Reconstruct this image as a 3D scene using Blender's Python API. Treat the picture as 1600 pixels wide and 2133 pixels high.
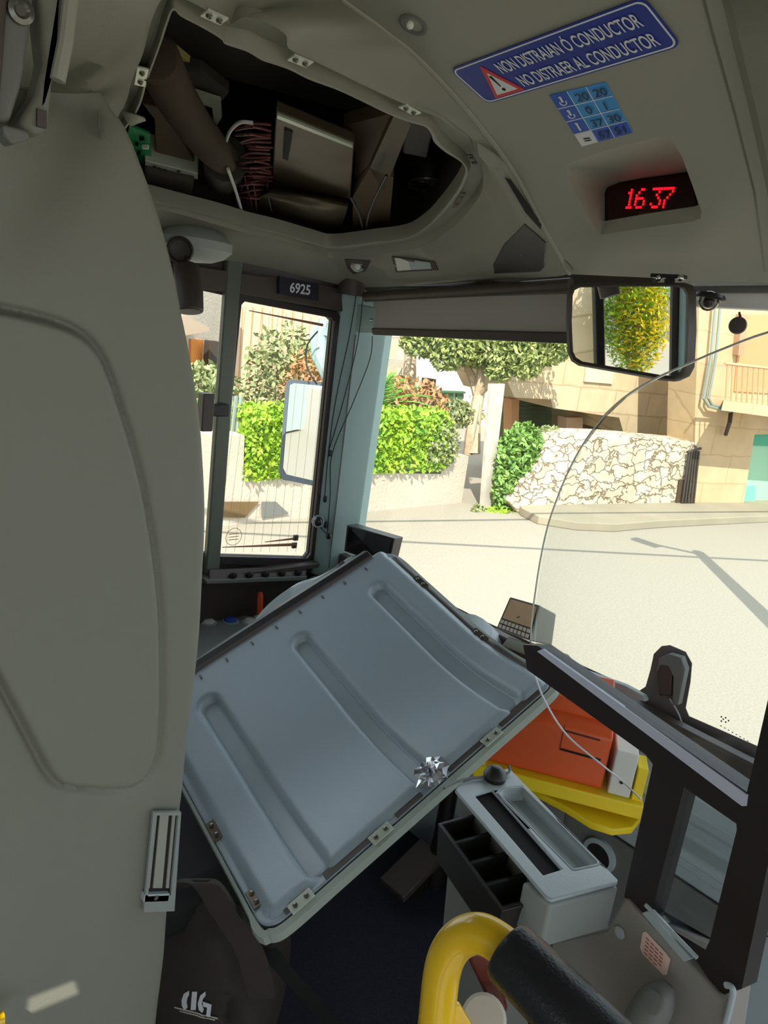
import bpy, bmesh, math, random
from mathutils import Vector, Matrix
V = Vector
random.seed(7)
scn = bpy.context.scene
for o in list(bpy.data.objects): bpy.data.objects.remove(o)
col = scn.collection

# ------------------------------------------------------------------ camera
FPX, CX, CY = 1540.0, 800.0, 1066.5
CAM = V((0, 0, 1.55))
yaw, pitch, roll = (math.radians(a) for a in (47, 14.5, 7.5))
FWD = V((-math.sin(yaw)*math.cos(pitch), math.cos(yaw)*math.cos(pitch), -math.sin(pitch)))
r0 = FWD.cross(V((0, 0, 1))).normalized(); u0 = r0.cross(FWD)
RT = r0*math.cos(roll) + u0*math.sin(roll)
UP = u0*math.cos(roll) - r0*math.sin(roll)
cd = bpy.data.cameras.new('camera'); cam = bpy.data.objects.new('camera', cd); col.objects.link(cam)
cam.matrix_world = Matrix(((RT.x, UP.x, -FWD.x, CAM.x), (RT.y, UP.y, -FWD.y, CAM.y), (RT.z, UP.z, -FWD.z, CAM.z), (0, 0, 0, 1)))
cd.sensor_fit = 'VERTICAL'; cd.sensor_height = 36; cd.lens = 36*FPX/2133; cd.clip_start = 0.02; cd.clip_end = 400
scn.camera = cam

# ------------------------------------------------------------------ light
w = bpy.data.worlds.new('sky'); scn.world = w; w.use_nodes = True
bg = w.node_tree.nodes['Background']; bg.inputs[0].default_value = (0.80, 0.90, 1.0, 1); bg.inputs[1].default_value = 1.5
sd = bpy.data.lights.new('sun', 'SUN'); sd.energy = 5.0; sd.angle = 0.003; sd.color = (1.0, 0.94, 0.84)
sun = bpy.data.objects.new('sun', sd); col.objects.link(sun)
SUNV = V((0.68, -0.74, 1.05)).normalized()
sun.rotation_euler = SUNV.to_track_quat('Z', 'Y').to_euler(); sun.location = (4, -4, 8)
scn.view_settings.view_transform = 'Standard'; scn.view_settings.look = 'None'
scn.view_settings.gamma = 1; scn.view_settings.use_curve_mapping = False
scn.view_settings.exposure = 0.62

# ------------------------------------------------------------------ pixel helpers (a ray of the photograph met with a real plane)
def ray(x, y): return FWD + RT*((x-CX)/FPX) - UP*((y-CY)/FPX)
def P(x, y, d): return CAM + ray(x, y)*d
def WP(x, y, p, n):
    r = ray(x, y); return CAM + r*((V(p)-CAM).dot(n)/r.dot(n))
def XP(x, y, v): return WP(x, y, (v, 0, 0), V((1, 0, 0)))
def YP(x, y, v): return WP(x, y, (0, v, 0), V((0, 1, 0)))
def ZP(x, y, v): return WP(x, y, (0, 0, v), V((0, 0, 1)))

# ------------------------------------------------------------------ materials
EXT = 1.0
def lin(c):
    return tuple(v*EXT for v in lin_(c))
def lin_(c):
    return tuple(((v/255)/12.92 if v/255 <= .04045 else ((v/255+.055)/1.055)**2.4) for v in c)
def newmat(name):
    m = bpy.data.materials.new(name); m.use_nodes = True
    return m, m.node_tree, m.node_tree.nodes['Principled BSDF']
def mat(name, c, rough=.5, metal=0, bump=0, bscale=300, var=0, vscale=3, spec=.5, coat=0, emit=0, c2=None):
    m, t, b = newmat(name); c = lin(c)
    b.inputs['Roughness'].default_value = rough; b.inputs['Metallic'].default_value = metal
    b.inputs['Specular IOR Level'].default_value = spec; b.inputs['Coat Weight'].default_value = coat
    b.inputs['Base Color'].default_value = (*c, 1)
    tc = t.nodes.new('ShaderNodeTexCoord')
    if var or c2:
        n = t.nodes.new('ShaderNodeTexNoise'); n.inputs['Scale'].default_value = vscale; n.inputs['Detail'].default_value = 6
        t.links.new(tc.outputs['Object'], n.inputs['Vector'])
        r = t.nodes.new('ShaderNodeValToRGB'); a = lin(c2) if c2 else tuple(v*(1-var) for v in c)
        r.color_ramp.elements[0].color = (*a, 1); r.color_ramp.elements[0].position = .35
        r.color_ramp.elements[1].color = (*[min(1, v*(1+var)) for v in c], 1); r.color_ramp.elements[1].position = .65
        t.links.new(n.outputs[0], r.inputs[0]); t.links.new(r.outputs[0], b.inputs['Base Color'])
    if bump:
        n = t.nodes.new('ShaderNodeTexNoise'); n.inputs['Scale'].default_value = bscale
        t.links.new(tc.outputs['Object'], n.inputs['Vector'])
        bp = t.nodes.new('ShaderNodeBump'); bp.inputs['Strength'].default_value = bump; bp.inputs['Distance'].default_value = .002 if bscale > 60 else .02
        t.links.new(n.outputs[0], bp.inputs['Height']); t.links.new(bp.outputs[0], b.inputs['Normal'])
    if emit:
        b.inputs['Emission Color'].default_value = (*c, 1); b.inputs['Emission Strength'].default_value = emit
    return m
def glass(name, tint=(1, 1, 1), k=1.0):
    m = bpy.data.materials.new(name); m.use_nodes = True; t = m.node_tree
    for n in list(t.nodes): t.nodes.remove(n)
    o = t.nodes.new('ShaderNodeOutputMaterial'); mx = t.nodes.new('ShaderNodeMixShader'); tr = t.nodes.new('ShaderNodeBsdfTransparent')
    gl = t.nodes.new('ShaderNodeBsdfGlossy'); gl.inputs['Roughness'].default_value = 0.01; fr = t.nodes.new('ShaderNodeFresnel'); fr.inputs[0].default_value = 1.25
    mu = t.nodes.new('ShaderNodeMath'); mu.operation = 'MULTIPLY'; mu.inputs[1].default_value = k
    tr.inputs[0].default_value = (*tint, 1)
    t.links.new(fr.outputs[0], mu.inputs[0]); t.links.new(mu.outputs[0], mx.inputs[0]); t.links.new(tr.outputs[0], mx.inputs[1]); t.links.new(gl.outputs[0], mx.inputs[2]); t.links.new(mx.outputs[0], o.inputs[0])
    return m
def brick(name, c1, c2, cm, sx, sz, rough=.9, bump=.4, msize=.02, swap=True, noise=4):
    m, t, b = newmat(name); b.inputs['Roughness'].default_value = rough
    tc = t.nodes.new('ShaderNodeTexCoord'); sp = t.nodes.new('ShaderNodeSeparateXYZ'); cb = t.nodes.new('ShaderNodeCombineXYZ')
    t.links.new(tc.outputs['Object'], sp.inputs[0])
    t.links.new(sp.outputs[1 if swap else 0], cb.inputs[0]); t.links.new(sp.outputs[2], cb.inputs[1])
    br = t.nodes.new('ShaderNodeTexBrick'); br.inputs['Color1'].default_value = (*lin(c1), 1); br.inputs['Color2'].default_value = (*lin(c2), 1); br.inputs['Mortar'].default_value = (*lin(cm), 1)
    br.inputs['Scale'].default_value = 1; br.inputs['Brick Width'].default_value = sx; br.inputs['Row Height'].default_value = sz; br.inputs['Mortar Size'].default_value = msize
    ns = t.nodes.new('ShaderNodeTexNoise'); ns.inputs['Scale'].default_value = noise; ns.inputs['Detail'].default_value = 5
    av = t.nodes.new('ShaderNodeVectorMath'); av.operation = 'MULTIPLY_ADD'; av.inputs[1].default_value = (.06, .06, .06)
    t.links.new(tc.outputs['Object'], ns.inputs['Vector']); t.links.new(ns.outputs['Color'], av.inputs[0]); t.links.new(cb.outputs[0], av.inputs[2])
    t.links.new(av.outputs[0], br.inputs['Vector'])
    mx = t.nodes.new('ShaderNodeMixRGB'); mx.blend_type = 'MULTIPLY'; mx.inputs[0].default_value = .35
    t.links.new(br.outputs[0], mx.inputs[1]); t.links.new(ns.outputs[0], mx.inputs[2]); t.links.new(mx.outputs[0], b.inputs['Base Color'])
    bp = t.nodes.new('ShaderNodeBump'); bp.inputs['Strength'].default_value = bump; bp.inputs['Distance'].default_value = .02; bp.invert = True
    t.links.new(br.outputs['Fac'], bp.inputs['Height']); t.links.new(bp.outputs[0], b.inputs['Normal'])
    return m
def rubble(name, c1, c2, cj, scale=3.0):
    m, t, b = newmat(name); b.inputs['Roughness'].default_value = .95
    tc = t.nodes.new('ShaderNodeTexCoord'); mp = t.nodes.new('ShaderNodeMapping'); mp.inputs['Scale'].default_value = (1, .6, 1.7)
    ns = t.nodes.new('ShaderNodeTexNoise'); ns.inputs['Scale'].default_value = 5; ns.inputs['Detail'].default_value = 6
    t.links.new(tc.outputs['Object'], mp.inputs[0]); t.links.new(tc.outputs['Object'], ns.inputs['Vector'])
    av = t.nodes.new('ShaderNodeVectorMath'); av.operation = 'MULTIPLY_ADD'; av.inputs[1].default_value = (.5, .5, .5)
    t.links.new(ns.outputs['Color'], av.inputs[0]); t.links.new(mp.outputs[0], av.inputs[2])
    vo = t.nodes.new('ShaderNodeTexVoronoi'); vo.feature = 'DISTANCE_TO_EDGE'; vo.inputs['Scale'].default_value = scale
    t.links.new(av.outputs[0], vo.inputs['Vector'])
    r = t.nodes.new('ShaderNodeValToRGB'); r.color_ramp.elements[0].position = .0; r.color_ramp.elements[1].position = .06
    r.color_ramp.elements[0].color = (*lin(cj), 1); r.color_ramp.elements[1].color = (1, 1, 1, 1)
    t.links.new(vo.outputs[0], r.inputs[0])
    r2 = t.nodes.new('ShaderNodeValToRGB'); r2.color_ramp.elements[0].position = .38; r2.color_ramp.elements[1].position = .6
    r2.color_ramp.elements[0].color = (*lin(c2), 1); r2.color_ramp.elements[1].color = (*lin(c1), 1)
    t.links.new(ns.outputs[0], r2.inputs[0])
    mx = t.nodes.new('ShaderNodeMixRGB'); mx.blend_type = 'MULTIPLY'; mx.inputs[0].default_value = 1
    t.links.new(r2.outputs[0], mx.inputs[1]); t.links.new(r.outputs[0], mx.inputs[2]); t.links.new(mx.outputs[0], b.inputs['Base Color'])
    bp = t.nodes.new('ShaderNodeBump'); bp.inputs['Strength'].default_value = .8; bp.inputs['Distance'].default_value = .05
    t.links.new(r.outputs[0], bp.inputs['Height']); t.links.new(bp.outputs[0], b.inputs['Normal'])
    return m

M = {}
M['part'] = mat('partition_plastic', (123, 123, 111), .6, bump=.15, bscale=500)
M['ceil'] = mat('ceiling_plastic', (152, 151, 138), .55, bump=.12, bscale=500)
M['lip'] = mat('header_plastic', (166, 174, 168), .5, bump=.1, bscale=500)
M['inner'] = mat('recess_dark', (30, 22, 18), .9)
M['cover'] = mat('cover_plastic', (150, 163, 170), .27, bump=.3, bscale=700, spec=.6)
M['coveredge'] = mat('cover_edge_plastic', (160, 168, 156), .55)
M['pillar'] = mat('pillar_paint', (158, 182, 178), .45)
M['dark'] = mat('dark_trim', (74, 64, 58), .5, bump=.1)
M['black'] = mat('black_plastic', (30, 26, 26), .4)
M['blackm'] = mat('black_matte', (24, 22, 22), .85)
M['framem'] = mat('door_frame_black', (38, 30, 31), .45)
M['grip'] = mat('grip_rubber', (34, 34, 38), .36, bump=.3, bscale=350)
M['yellow'] = mat('yellow_paint', (244, 196, 20), .3, coat=.5)
M['yellow2'] = mat('yellow_plate', (255, 222, 36), .4)
M['red'] = mat('red_plastic', (232, 96, 42), .38)
M['dkred'] = mat('dark_red', (92, 30, 20), .5)
M['grey'] = mat('grey_plastic', (140, 146, 142), .5, bump=.15, bscale=400)
M['greyl'] = mat('light_grey_plastic', (170, 180, 182), .4, bump=.1)
M['greyd'] = mat('mid_grey_panel', (110, 111, 106), .55, bump=.15)
M['doorp'] = mat('door_panel_grey', (146, 141, 134), .5, bump=.15)
M['white'] = mat('white_plastic', (225, 225, 215), .5)
M['zinc'] = mat('zinc_plate', (196, 204, 186), .35, metal=.35)
M['steel'] = mat('sheet_steel', (92, 82, 66), .45, metal=.55, var=.2, vscale=8)
M['chrome'] = mat('chrome', (230, 230, 230), .12, metal=1)
M['screw'] = mat('screw_steel', (120, 120, 112), .3, metal=.8)
M['hose'] = mat('hose_fabric', (72, 60, 46), .8)
M['wood'] = mat('brown_board', (84, 66, 46), .8, var=.15)
M['foam'] = mat('grey_foam', (62, 56, 48), .9)
M['pcb'] = mat('circuit_green', (20, 140, 80), .5)
M['wire'] = mat('wire_maroon', (96, 40, 38), .5)
M['wirew'] = mat('wire_white', (205, 205, 205), .5)
M['wireb'] = mat('wire_black', (16, 15, 15), .5)
M['blue'] = mat('sign_blue', (24, 48, 150), .4)
M['blue2'] = mat('sign_light_blue', (50, 150, 225), .4)
M['blue3'] = mat('sign_mid_blue', (32, 84, 190), .4)
M['txtw'] = mat('sign_white', (225, 228, 232), .5)
M['signred'] = mat('sign_red', (215, 50, 50), .5)
M['txtk'] = mat('sign_dark', (20, 30, 60), .5)
M['led'] = mat('led_red', (255, 16, 36), .4, emit=1.15)
M['ledg'] = mat('display_glass', (40, 14, 12), .15)
M['ledmark'] = mat('display_mark', (130, 50, 46), .5)
M['carpet'] = mat('dark_floor', (46, 46, 60), .75, c2=(34, 34, 46), vscale=220)
M['brass'] = mat('brass_edge', (190, 170, 120), .35, metal=.6)
M['bag'] = mat('bag_fabric', (58, 49, 45), .85, bump=.6, bscale=600)
M['foil'] = mat('silver_tape', (215, 218, 225), .25, metal=.9)
M['orange'] = mat('orange_plastic', (240, 80, 30), .4)
M['bluebtn'] = mat('blue_button', (50, 90, 190), .4)
M['screen'] = mat('beige_screen', (200, 165, 125), .35)
M['keys'] = mat('device_keys', (205, 195, 180), .5)
M['silverp'] = mat('silver_grey_plastic', (150, 152, 140), .5)
M['stick'] = mat('pink_white_label', (235, 205, 190), .5)
M['sticktxt'] = mat('label_red_print', (200, 90, 80), .5)
M['mirror'] = mat('mirror_glass', (235, 238, 238), .01, metal=1)
M['glass'] = glass('window_glass', (.97, .985, .98), .8)
M['glass2'] = glass('door_glass', (.93, .95, .95), .8)
M['dome'] = glass('dome_glass', (.75, .75, .75), 2)
M['cup'] = mat('clear_cup', (40, 34, 36), .12)
M['blind'] = mat('blind_fabric', (172, 167, 160), .7, bump=.2)
M['hdr'] = mat('windscreen_header', (238, 238, 234), .5)
# outside
EXT = .52
M['asphalt'] = mat('asphalt', (206, 195, 174), .95, var=.10, vscale=55, bump=.15, bscale=120)
M['pave'] = mat('pavement', (205, 192, 165), .95, var=.06, vscale=2)
EXT = .8
M['stucco'] = mat('pale_stucco', (206, 194, 174), .95, var=.05, vscale=2, bump=.4, bscale=30)
M['whitew'] = mat('white_render', (240, 238, 228), .9)
M['blocks'] = brick('sandstone_blocks', (240, 216, 176), (234, 208, 166), (214, 186, 146), .75, .36, msize=.012)
M['blocks2'] = brick('sandstone_blocks_plain', (242, 210, 164), (238, 204, 158), (222, 190, 146), .9, .42, msize=.01)
M['peach'] = mat('peach_facade', (240, 208, 176), .9, var=.05, vscale=1.5)
M['rubble'] = rubble('rubble_masonry', (238, 224, 196), (206, 190, 164), (196, 180, 156), 4.5)
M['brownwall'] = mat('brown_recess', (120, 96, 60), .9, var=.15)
M['shutter'] = mat('orange_shutter', (226, 140, 50), .8)
EXT = .85
M['leaf1'] = mat('hedge_leaf', (166, 200, 48), .6, c2=(120, 168, 28), vscale=9)
M['leaf2'] = mat('tree_leaf', (172, 180, 104), .6, c2=(130, 146, 76), vscale=9)
M['leaf3'] = mat('ivy_leaf', (134, 172, 80), .6, c2=(92, 134, 52), vscale=7)
M['leafp'] = mat('palm_leaf', (110, 168, 60), .6)
M['flowery'] = mat('yellow_blossom', (255, 226, 50), .6)
M['flowerp'] = mat('pink_blossom', (215, 140, 100), .6, c2=(150, 130, 70), vscale=12)
M['leafo'] = mat('olive_leaf', (160, 170, 112), .6, c2=(120, 130, 80), vscale=12)
EXT = .9
M['bark'] = mat('bark', (200, 176, 146), .9, var=.15, vscale=20)
M['green'] = mat('green_door_paint', (60, 165, 130), .6)
M['greenpale'] = mat('pale_green_door_paint', (165, 215, 180), .6)
M['garage'] = mat('garage_green', (72, 110, 70), .7)
M['greenshut'] = mat('green_slats', (108, 120, 84), .8)
M['iron'] = mat('iron', (70, 62, 54), .6)
M['pipe'] = mat('pipe_grey', (150, 160, 150), .5)
M['wood2'] = mat('balcony_wood', (214, 160, 112), .8)
M['deadleaf'] = mat('dead_palm_leaf', (150, 110, 60), .8)

EXT = 1.0
# ------------------------------------------------------------------ mesh builder
class MB:
    def __init__(s): s.v = []; s.f = []
    def add(s, vs, fs):
        k = len(s.v); s.v += [V(p) for p in vs]; s.f += [[i+k for i in f] for f in fs]; return s
    def poly(s, pts): return s.add(pts, [list(range(len(pts)))])
    def prism(s, pts, vec):
        vec = V(vec); n = len(pts); a = [V(p) for p in pts]; b = [p+vec for p in a]
        return s.add(a+b, [list(range(n)), list(range(2*n-1, n-1, -1))]+[[i, (i+1) % n, n+(i+1) % n, n+i] for i in range(n)])
    def box(s, c, sx, sy, sz, ax=None):
        ax = ax or (V((1, 0, 0)), V((0, 1, 0)), V((0, 0, 1))); c = V(c)
        q = [c+ax[0]*(i*sx/2)+ax[1]*(j*sy/2)-ax[2]*(sz/2) for i, j in ((-1, -1), (1, -1), (1, 1), (-1, 1))]
        return s.prism(q, ax[2]*sz)
    def rings(s, rs, closed=True, cap=True):
        n = len(rs[0]); vs = [p for r in rs for p in r]; fs = []
        for i in range(len(rs)-1):
            for j in range(n if closed else n-1):
                fs.append([i*n+j, i*n+(j+1) % n, (i+1)*n+(j+1) % n, (i+1)*n+j])
        if cap and closed: fs += [list(range(n))[::-1], list(range((len(rs)-1)*n, len(rs)*n))]
        return s.add(vs, fs)
    def tube(s, pts, r, n=10, cap=True, loop=False):
        pts = [V(p) for p in pts]; rs = r if isinstance(r, (list, tuple)) else [r]*len(pts); out = []; prev = None; m = len(pts)
        for i, p in enumerate(pts):
            if loop: t = pts[(i+1) % m]-pts[i-1]
            else: t = pts[min(i+1, m-1)]-pts[max(i-1, 0)]
            t = t.normalized()
            if prev is None: a = t.orthogonal().normalized()
            else: a = (prev-t*prev.dot(t)).normalized()
            prev = a; b = t.cross(a)
            out.append([p+(a*math.cos(2*math.pi*k/n)+b*math.sin(2*math.pi*k/n))*rs[i] for k in range(n)])
        if loop: out.append(out[0]); cap = False
        return s.rings(out, True, cap)
    def lathe(s, c, ax, prof, n=24, sx=1):
        ax = V(ax).normalized(); a = ax.orthogonal().normalized(); b = ax.cross(a); c = V(c)
        return s.rings([[c+ax*h+(a*math.cos(2*math.pi*k/n)*sx+b*math.sin(2*math.pi*k/n))*max(r, 1e-5) for k in range(n)] for r, h in prof])
    def ball(s, c, r, sc=(1, 1, 1), n=14, ax=None):
        ax = ax or (V((1, 0, 0)), V((0, 1, 0)), V((0, 0, 1))); rs = []
        for i in range(n//2+1):
            th = math.pi*i/(n//2); rr = max(math.sin(th), 1e-4)*r; z = math.cos(th)*r
            rs.append([V(c)+ax[0]*(rr*math.cos(2*math.pi*k/n)*sc[0])+ax[1]*(rr*math.sin(2*math.pi*k/n)*sc[1])+ax[2]*(z*sc[2]) for k in range(n)])
        return s.rings(rs)
    def plate(s, outer, holes, vec):
        vec = V(vec); bm = bmesh.new()
        for lp in [outer]+holes:
            vs = [bm.verts.new(p) for p in lp]
            for i in range(len(vs)): bm.edges.new((vs[i], vs[(i+1) % len(vs)]))
        bmesh.ops.triangle_fill(bm, use_beauty=True, use_dissolve=False, edges=bm.edges[:])
        bm.verts.index_update(); vs = [v.co.copy() for v in bm.verts]; fs = [[v.index for v in f.verts] for f in bm.faces]; bm.free()
        s.add(vs, fs); s.add([p+vec for p in vs], [f[::-1] for f in fs])
        for lp in [outer]+holes:
            n = len(lp); a = [V(p) for p in lp]; s.add(a+[p+vec for p in a], [[i, (i+1) % n, n+(i+1) % n, n+i] for i in range(n)])
        return s
    def build(s, name, m, parent=None, label=None, cat=None, group=None, kind=None, smooth=True, bevel=0, solid=0, origin=None, ang=35, sub=0, recalc=True):
        if parent is not None: org = PL[parent.name]
        elif origin is not None: org = V(origin)
        else:
            xs = [p.x for p in s.v]; ys = [p.y for p in s.v]; zs = [p.z for p in s.v]
            org = V(((min(xs)+max(xs))/2, (min(ys)+max(ys))/2, min(zs)))
        me = bpy.data.meshes.new(name); bm = bmesh.new()
        vs = [bm.verts.new(p-org) for p in s.v]
        for f in s.f:
            try: bm.faces.new([vs[i] for i in f])
            except ValueError: pass
        bmesh.ops.remove_doubles(bm, verts=bm.verts[:], dist=1e-6)
        if recalc: bmesh.ops.recalc_face_normals(bm, faces=bm.faces[:])
        if smooth:
            for f in bm.faces: f.smooth = True
            for e in bm.edges:
                if len(e.link_faces) == 2 and e.calc_face_angle(0) > math.radians(ang): e.smooth = False
        bm.to_mesh(me); bm.free()
        o = bpy.data.objects.new(name, me); col.objects.link(o); me.materials.append(m if not isinstance(m, str) else M[m])
        if parent is not None: o.parent = parent
        else: o.location = org
        PL[o.name] = org
        if bevel:
            b = o.modifiers.new('bevel', 'BEVEL'); b.width = bevel; b.segments = 3; b.limit_method = 'ANGLE'; b.angle_limit = math.radians(40)
        if solid:
            b = o.modifiers.new('solid', 'SOLIDIFY'); b.thickness = solid; b.offset = 1 if solid > 0 else 1
        if sub:
            b = o.modifiers.new('sub', 'SUBSURF'); b.levels = sub; b.render_levels = sub
        tag(o, label, cat, group, kind); return o
PL = {}
def tag(o, label=None, cat=None, group=None, kind=None):
    if label: o['label'] = label
    if cat: o['category'] = cat
    if group: o['group'] = group
    if kind: o['kind'] = kind
    return o
def thing(name, loc, label, cat, group=None, kind=None):
    o = bpy.data.objects.new(name, None); col.objects.link(o); o.location = V(loc); o.empty_display_size = .05
    PL[o.name] = V(loc); return tag(o, label, cat, group, kind)
def text_mb(body, o, xd, yd, width=None, height=None, ext=.0006, bold=.0, n=None):
    """writing laid on a surface: o = lower left corner, xd / yd = unit directions"""
    cu = bpy.data.curves.new('t', 'FONT'); cu.body = body; cu.offset = bold
    ob = bpy.data.objects.new('t', cu); col.objects.link(ob); dg = bpy.context.evaluated_depsgraph_get(); dg.update()
    me = bpy.data.meshes.new_from_object(ob.evaluated_get(dg)); bpy.data.objects.remove(ob)
    vs = [v.co.copy() for v in me.vertices]; fs = [list(p.vertices) for p in me.polygons]; bpy.data.meshes.remove(me)
    x0, x1 = min(v.x for v in vs), max(v.x for v in vs); y0, y1 = min(v.y for v in vs), max(v.y for v in vs)
    sy = height/(y1-y0); sx = width/(x1-x0) if width else sy
    n = n or V(xd).cross(V(yd)).normalized()
    q = [V(o)+V(xd)*((v.x-x0)*sx)+V(yd)*((v.y-y0)*sy)+n*ext for v in vs]
    return MB().add(q, fs)
def rrect(c, a, b, w, h, r, n=4):
    c = V(c); out = []
    for sx, sy, t0 in ((1, 1, 0), (-1, 1, 90), (-1, -1, 180), (1, -1, 270)):
        for k in range(n+1):
            t = math.radians(t0+90*k/n); out.append(c+a*(sx*(w/2-r)+r*math.cos(t))+b*(sy*(h/2-r)+r*math.sin(t)))
    return out
def crom(pts, k=5, closed=False):
    out = []; n = len(pts)
    for i in range(n if closed else n-1):
        p0, p1, p2, p3 = (pts[(i-1) % n] if closed or i > 0 else pts[0]), pts[i], pts[(i+1) % n], (pts[(i+2) % n] if closed or i+2 < n else pts[-1])
        for j in range(k):
            t = j/k; out.append(p1*1.0*(1-3*t*t*.5*0) if False else (p1*2+(p2-p0)*t+(p0*2-p1*5+p2*4-p3)*(t*t)+(p1*3-p0-p2*3+p3)*(t*t*t))*.5)
    if not closed: out.append(pts[-1])
    return out
def T2(pts): return [V((a, b)) for a, b in pts]

# ================================================================== SETTING: bus shell
FZ = .30          # cab floor
b = MB(); b.box((-.98, .85, FZ-.03), 1.34, 1.04, .06); b.build('floor', 'carpet', kind='structure')
b = MB(); b.box((-.25, -1.35, .05), 2.9, 5.5, .06); b.build('floor', M['greyd'], kind='structure')
b = MB(); b.box((-.55, .62, .315), .6, .02, .03, None); tr = b.build('trim_1', 'brass', kind='structure', bevel=.004)
# roof above the cab, behind and to the right
vent = []  # added slot in the unseen roof, shaped to throw a sun patch on the partition
for x_, y_ in ((49, 2121), (55, 2080), (150, 2043), (161, 2075)):
    q_ = XP(x_, y_, -.597); vent.append(q_+SUNV*((2.0-q_.z)/SUNV.z))
b = MB(); b.plate([V((-1.7, -4.1, 2.0)), V((1.2, -4.1, 2.0)), V((1.2, 1.5, 2.0)), V((-1.7, 1.5, 2.0))], [vent], V((0, 0, .004))); b.build('ceiling', 'ceil', kind='structure', smooth=False)
b = MB(); b.plate([V((1.2, y, z)) for y, z in ((-4.1, 0), (1.45, 0), (1.45, 2.0), (-4.1, 2.0))], [[V((1.2, y, z)) for y, z in ((a, .85), (c, .85), (c, 1.7), (a, 1.7))] for a, c in ((-3.9, -2.8), (-2.6, -1.4), (.1, 1.2))]+[[V((1.2, y, z)) for y, z in ((-1.2, .1), (-.1, .1), (-.1, 1.8), (-1.2, 1.8))]], V((.05, 0, 0))); b.build('wall_right', 'greyd', kind='structure', smooth=False)
b = MB(); b.plate([V((x, -4.1, z)) for x, z in ((-1.7, 0), (1.2, 0), (1.2, 2.0), (-1.7, 2.0))], [[V((x, -4.1, z)) for x, z in ((-1.2, 1.0), (.8, 1.0), (.8, 1.8), (-1.2, 1.8))]], V((0, -.05, 0))); b.build('wall_rear', 'greyd', kind='structure', smooth=False)
b = MB(); b.plate([V((-1.7, y, z)) for y, z in ((-4.1, 0), (-1.2, 0), (-1.2, 2.0), (-4.1, 2.0))], [[V((-1.7, y, z)) for y, z in ((a, .85), (c, .85), (c, 1.7), (a, 1.7))] for a, c in ((-3.9, -2.8), (-2.6, -1.4))], V((-.05, 0, 0))); b.build('wall_left', 'greyd', kind='structure', smooth=False)

# fascia over the windscreen (slopes down to the front)
FN = V((0, -.31, -.95)).normalized(); F0 = YP(1600, 562, 1.15)
def FP(x, y): return WP(x, y, F0, FN)
bnd = [(640, -60), (680, -30), (712, 0), (740, 20), (775, 45), (810, 72), (850, 102), (885, 135), (915, 165), (945, 198), (975, 232), (1005, 268), (1030, 300), (1055, 335), (1080, 375), (1105, 420), (1125, 460), (1145, 495), (1165, 530), (1186, 571)]
outer = [FP(*q) for q in bnd]
yb = outer[-1].y; 
def fz(x, y): return F0.z+(F0.y-y)*(.31/.95)*1.0
outer += [V((-.3, 1.19, fz(0, 1.19))), V((.9, 1.16, fz(0, 1.16))), V((.9, .1, fz(0, .1))), V((outer[0].x, .1, fz(0, .1)))]
hole_px = [(1178, 345), (1200, 334), (1290, 305), (1372, 285), (1400, 292), (1420, 325), (1444, 390), (1462, 440), (1460, 455), (1440, 462), (1350, 474), (1252, 489), (1240, 480), (1200, 405), (1182, 365)]
hole = [FP(*q) for q in hole_px]
cupc = FP(861, 51)
b = MB(); b.plate(outer, [hole], V((0, 0, .02))); fascia = b.build('ceiling', 'ceil', kind='structure', smooth=False)
# seam strip along the fascia edge
b = MB(); b.tube([FP(*q)+V((0, 0, .002)) for q in bnd[2:]], .005, 8); b.build('trim_2', 'ceil', kind='structure')
# right-hand facet
rp = [FP(1448, -60), FP(1480, 60), FP(1530, 240), FP(1570, 400), FP(1592, 566)]
b = MB(); rr = [[p+V((0, 0, -.001)), p+V((.012, 0, .004)), p+V((.03, 0, .016)) + V((0, 0, -.03)), p+V((.5, 0, -.02))] for p in rp]
b.rings(rr, closed=False); b.build('ceiling', 'part', kind='structure', solid=.004)

# clock recess with its display
inner_px = [(1264, 392), (1290, 380), (1340, 371), (1400, 363), (1440, 357), (1448, 362), (1452, 395), (1455, 430), (1454, 440), (1440, 445), (1360, 455), (1266, 467), (1260, 462), (1260, 430), (1260, 402)]
yl = hole[11].y+.004
inn = [YP(x, y, yl) for x, y in inner_px]
clock = thing('clock', inn[11], 'red digital clock showing 16 37 in a grey recess above the mirror', 'clock')
b = MB(); mid = [hole[i].lerp(inn[i], .5) for i in range(len(hole))]
b.rings([hole, mid, inn], closed=True, cap=False); b.build('recess', 'ceil', clock, smooth=True, ang=60)
lc = [YP(1266, 386, yl-.003), YP(1445, 359, yl-.003), YP(1450, 440, yl-.003), YP(1268, 463, yl-.003)]
b = MB(); b.prism([p+V((0, .0, 0)) for p in lc], (0, .01, 0)); b.build('display', 'ledg', clock, bevel=.001)
b = MB(); b.poly([inn[0]+V((-.03, .012, .03)), inn[4]+V((.03, .012, .03)), inn[8]+V((.03, .012, -.02)), inn[11]+V((-.03, .012, -.02))]); b.build('back_plate', 'black', clock)
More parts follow.
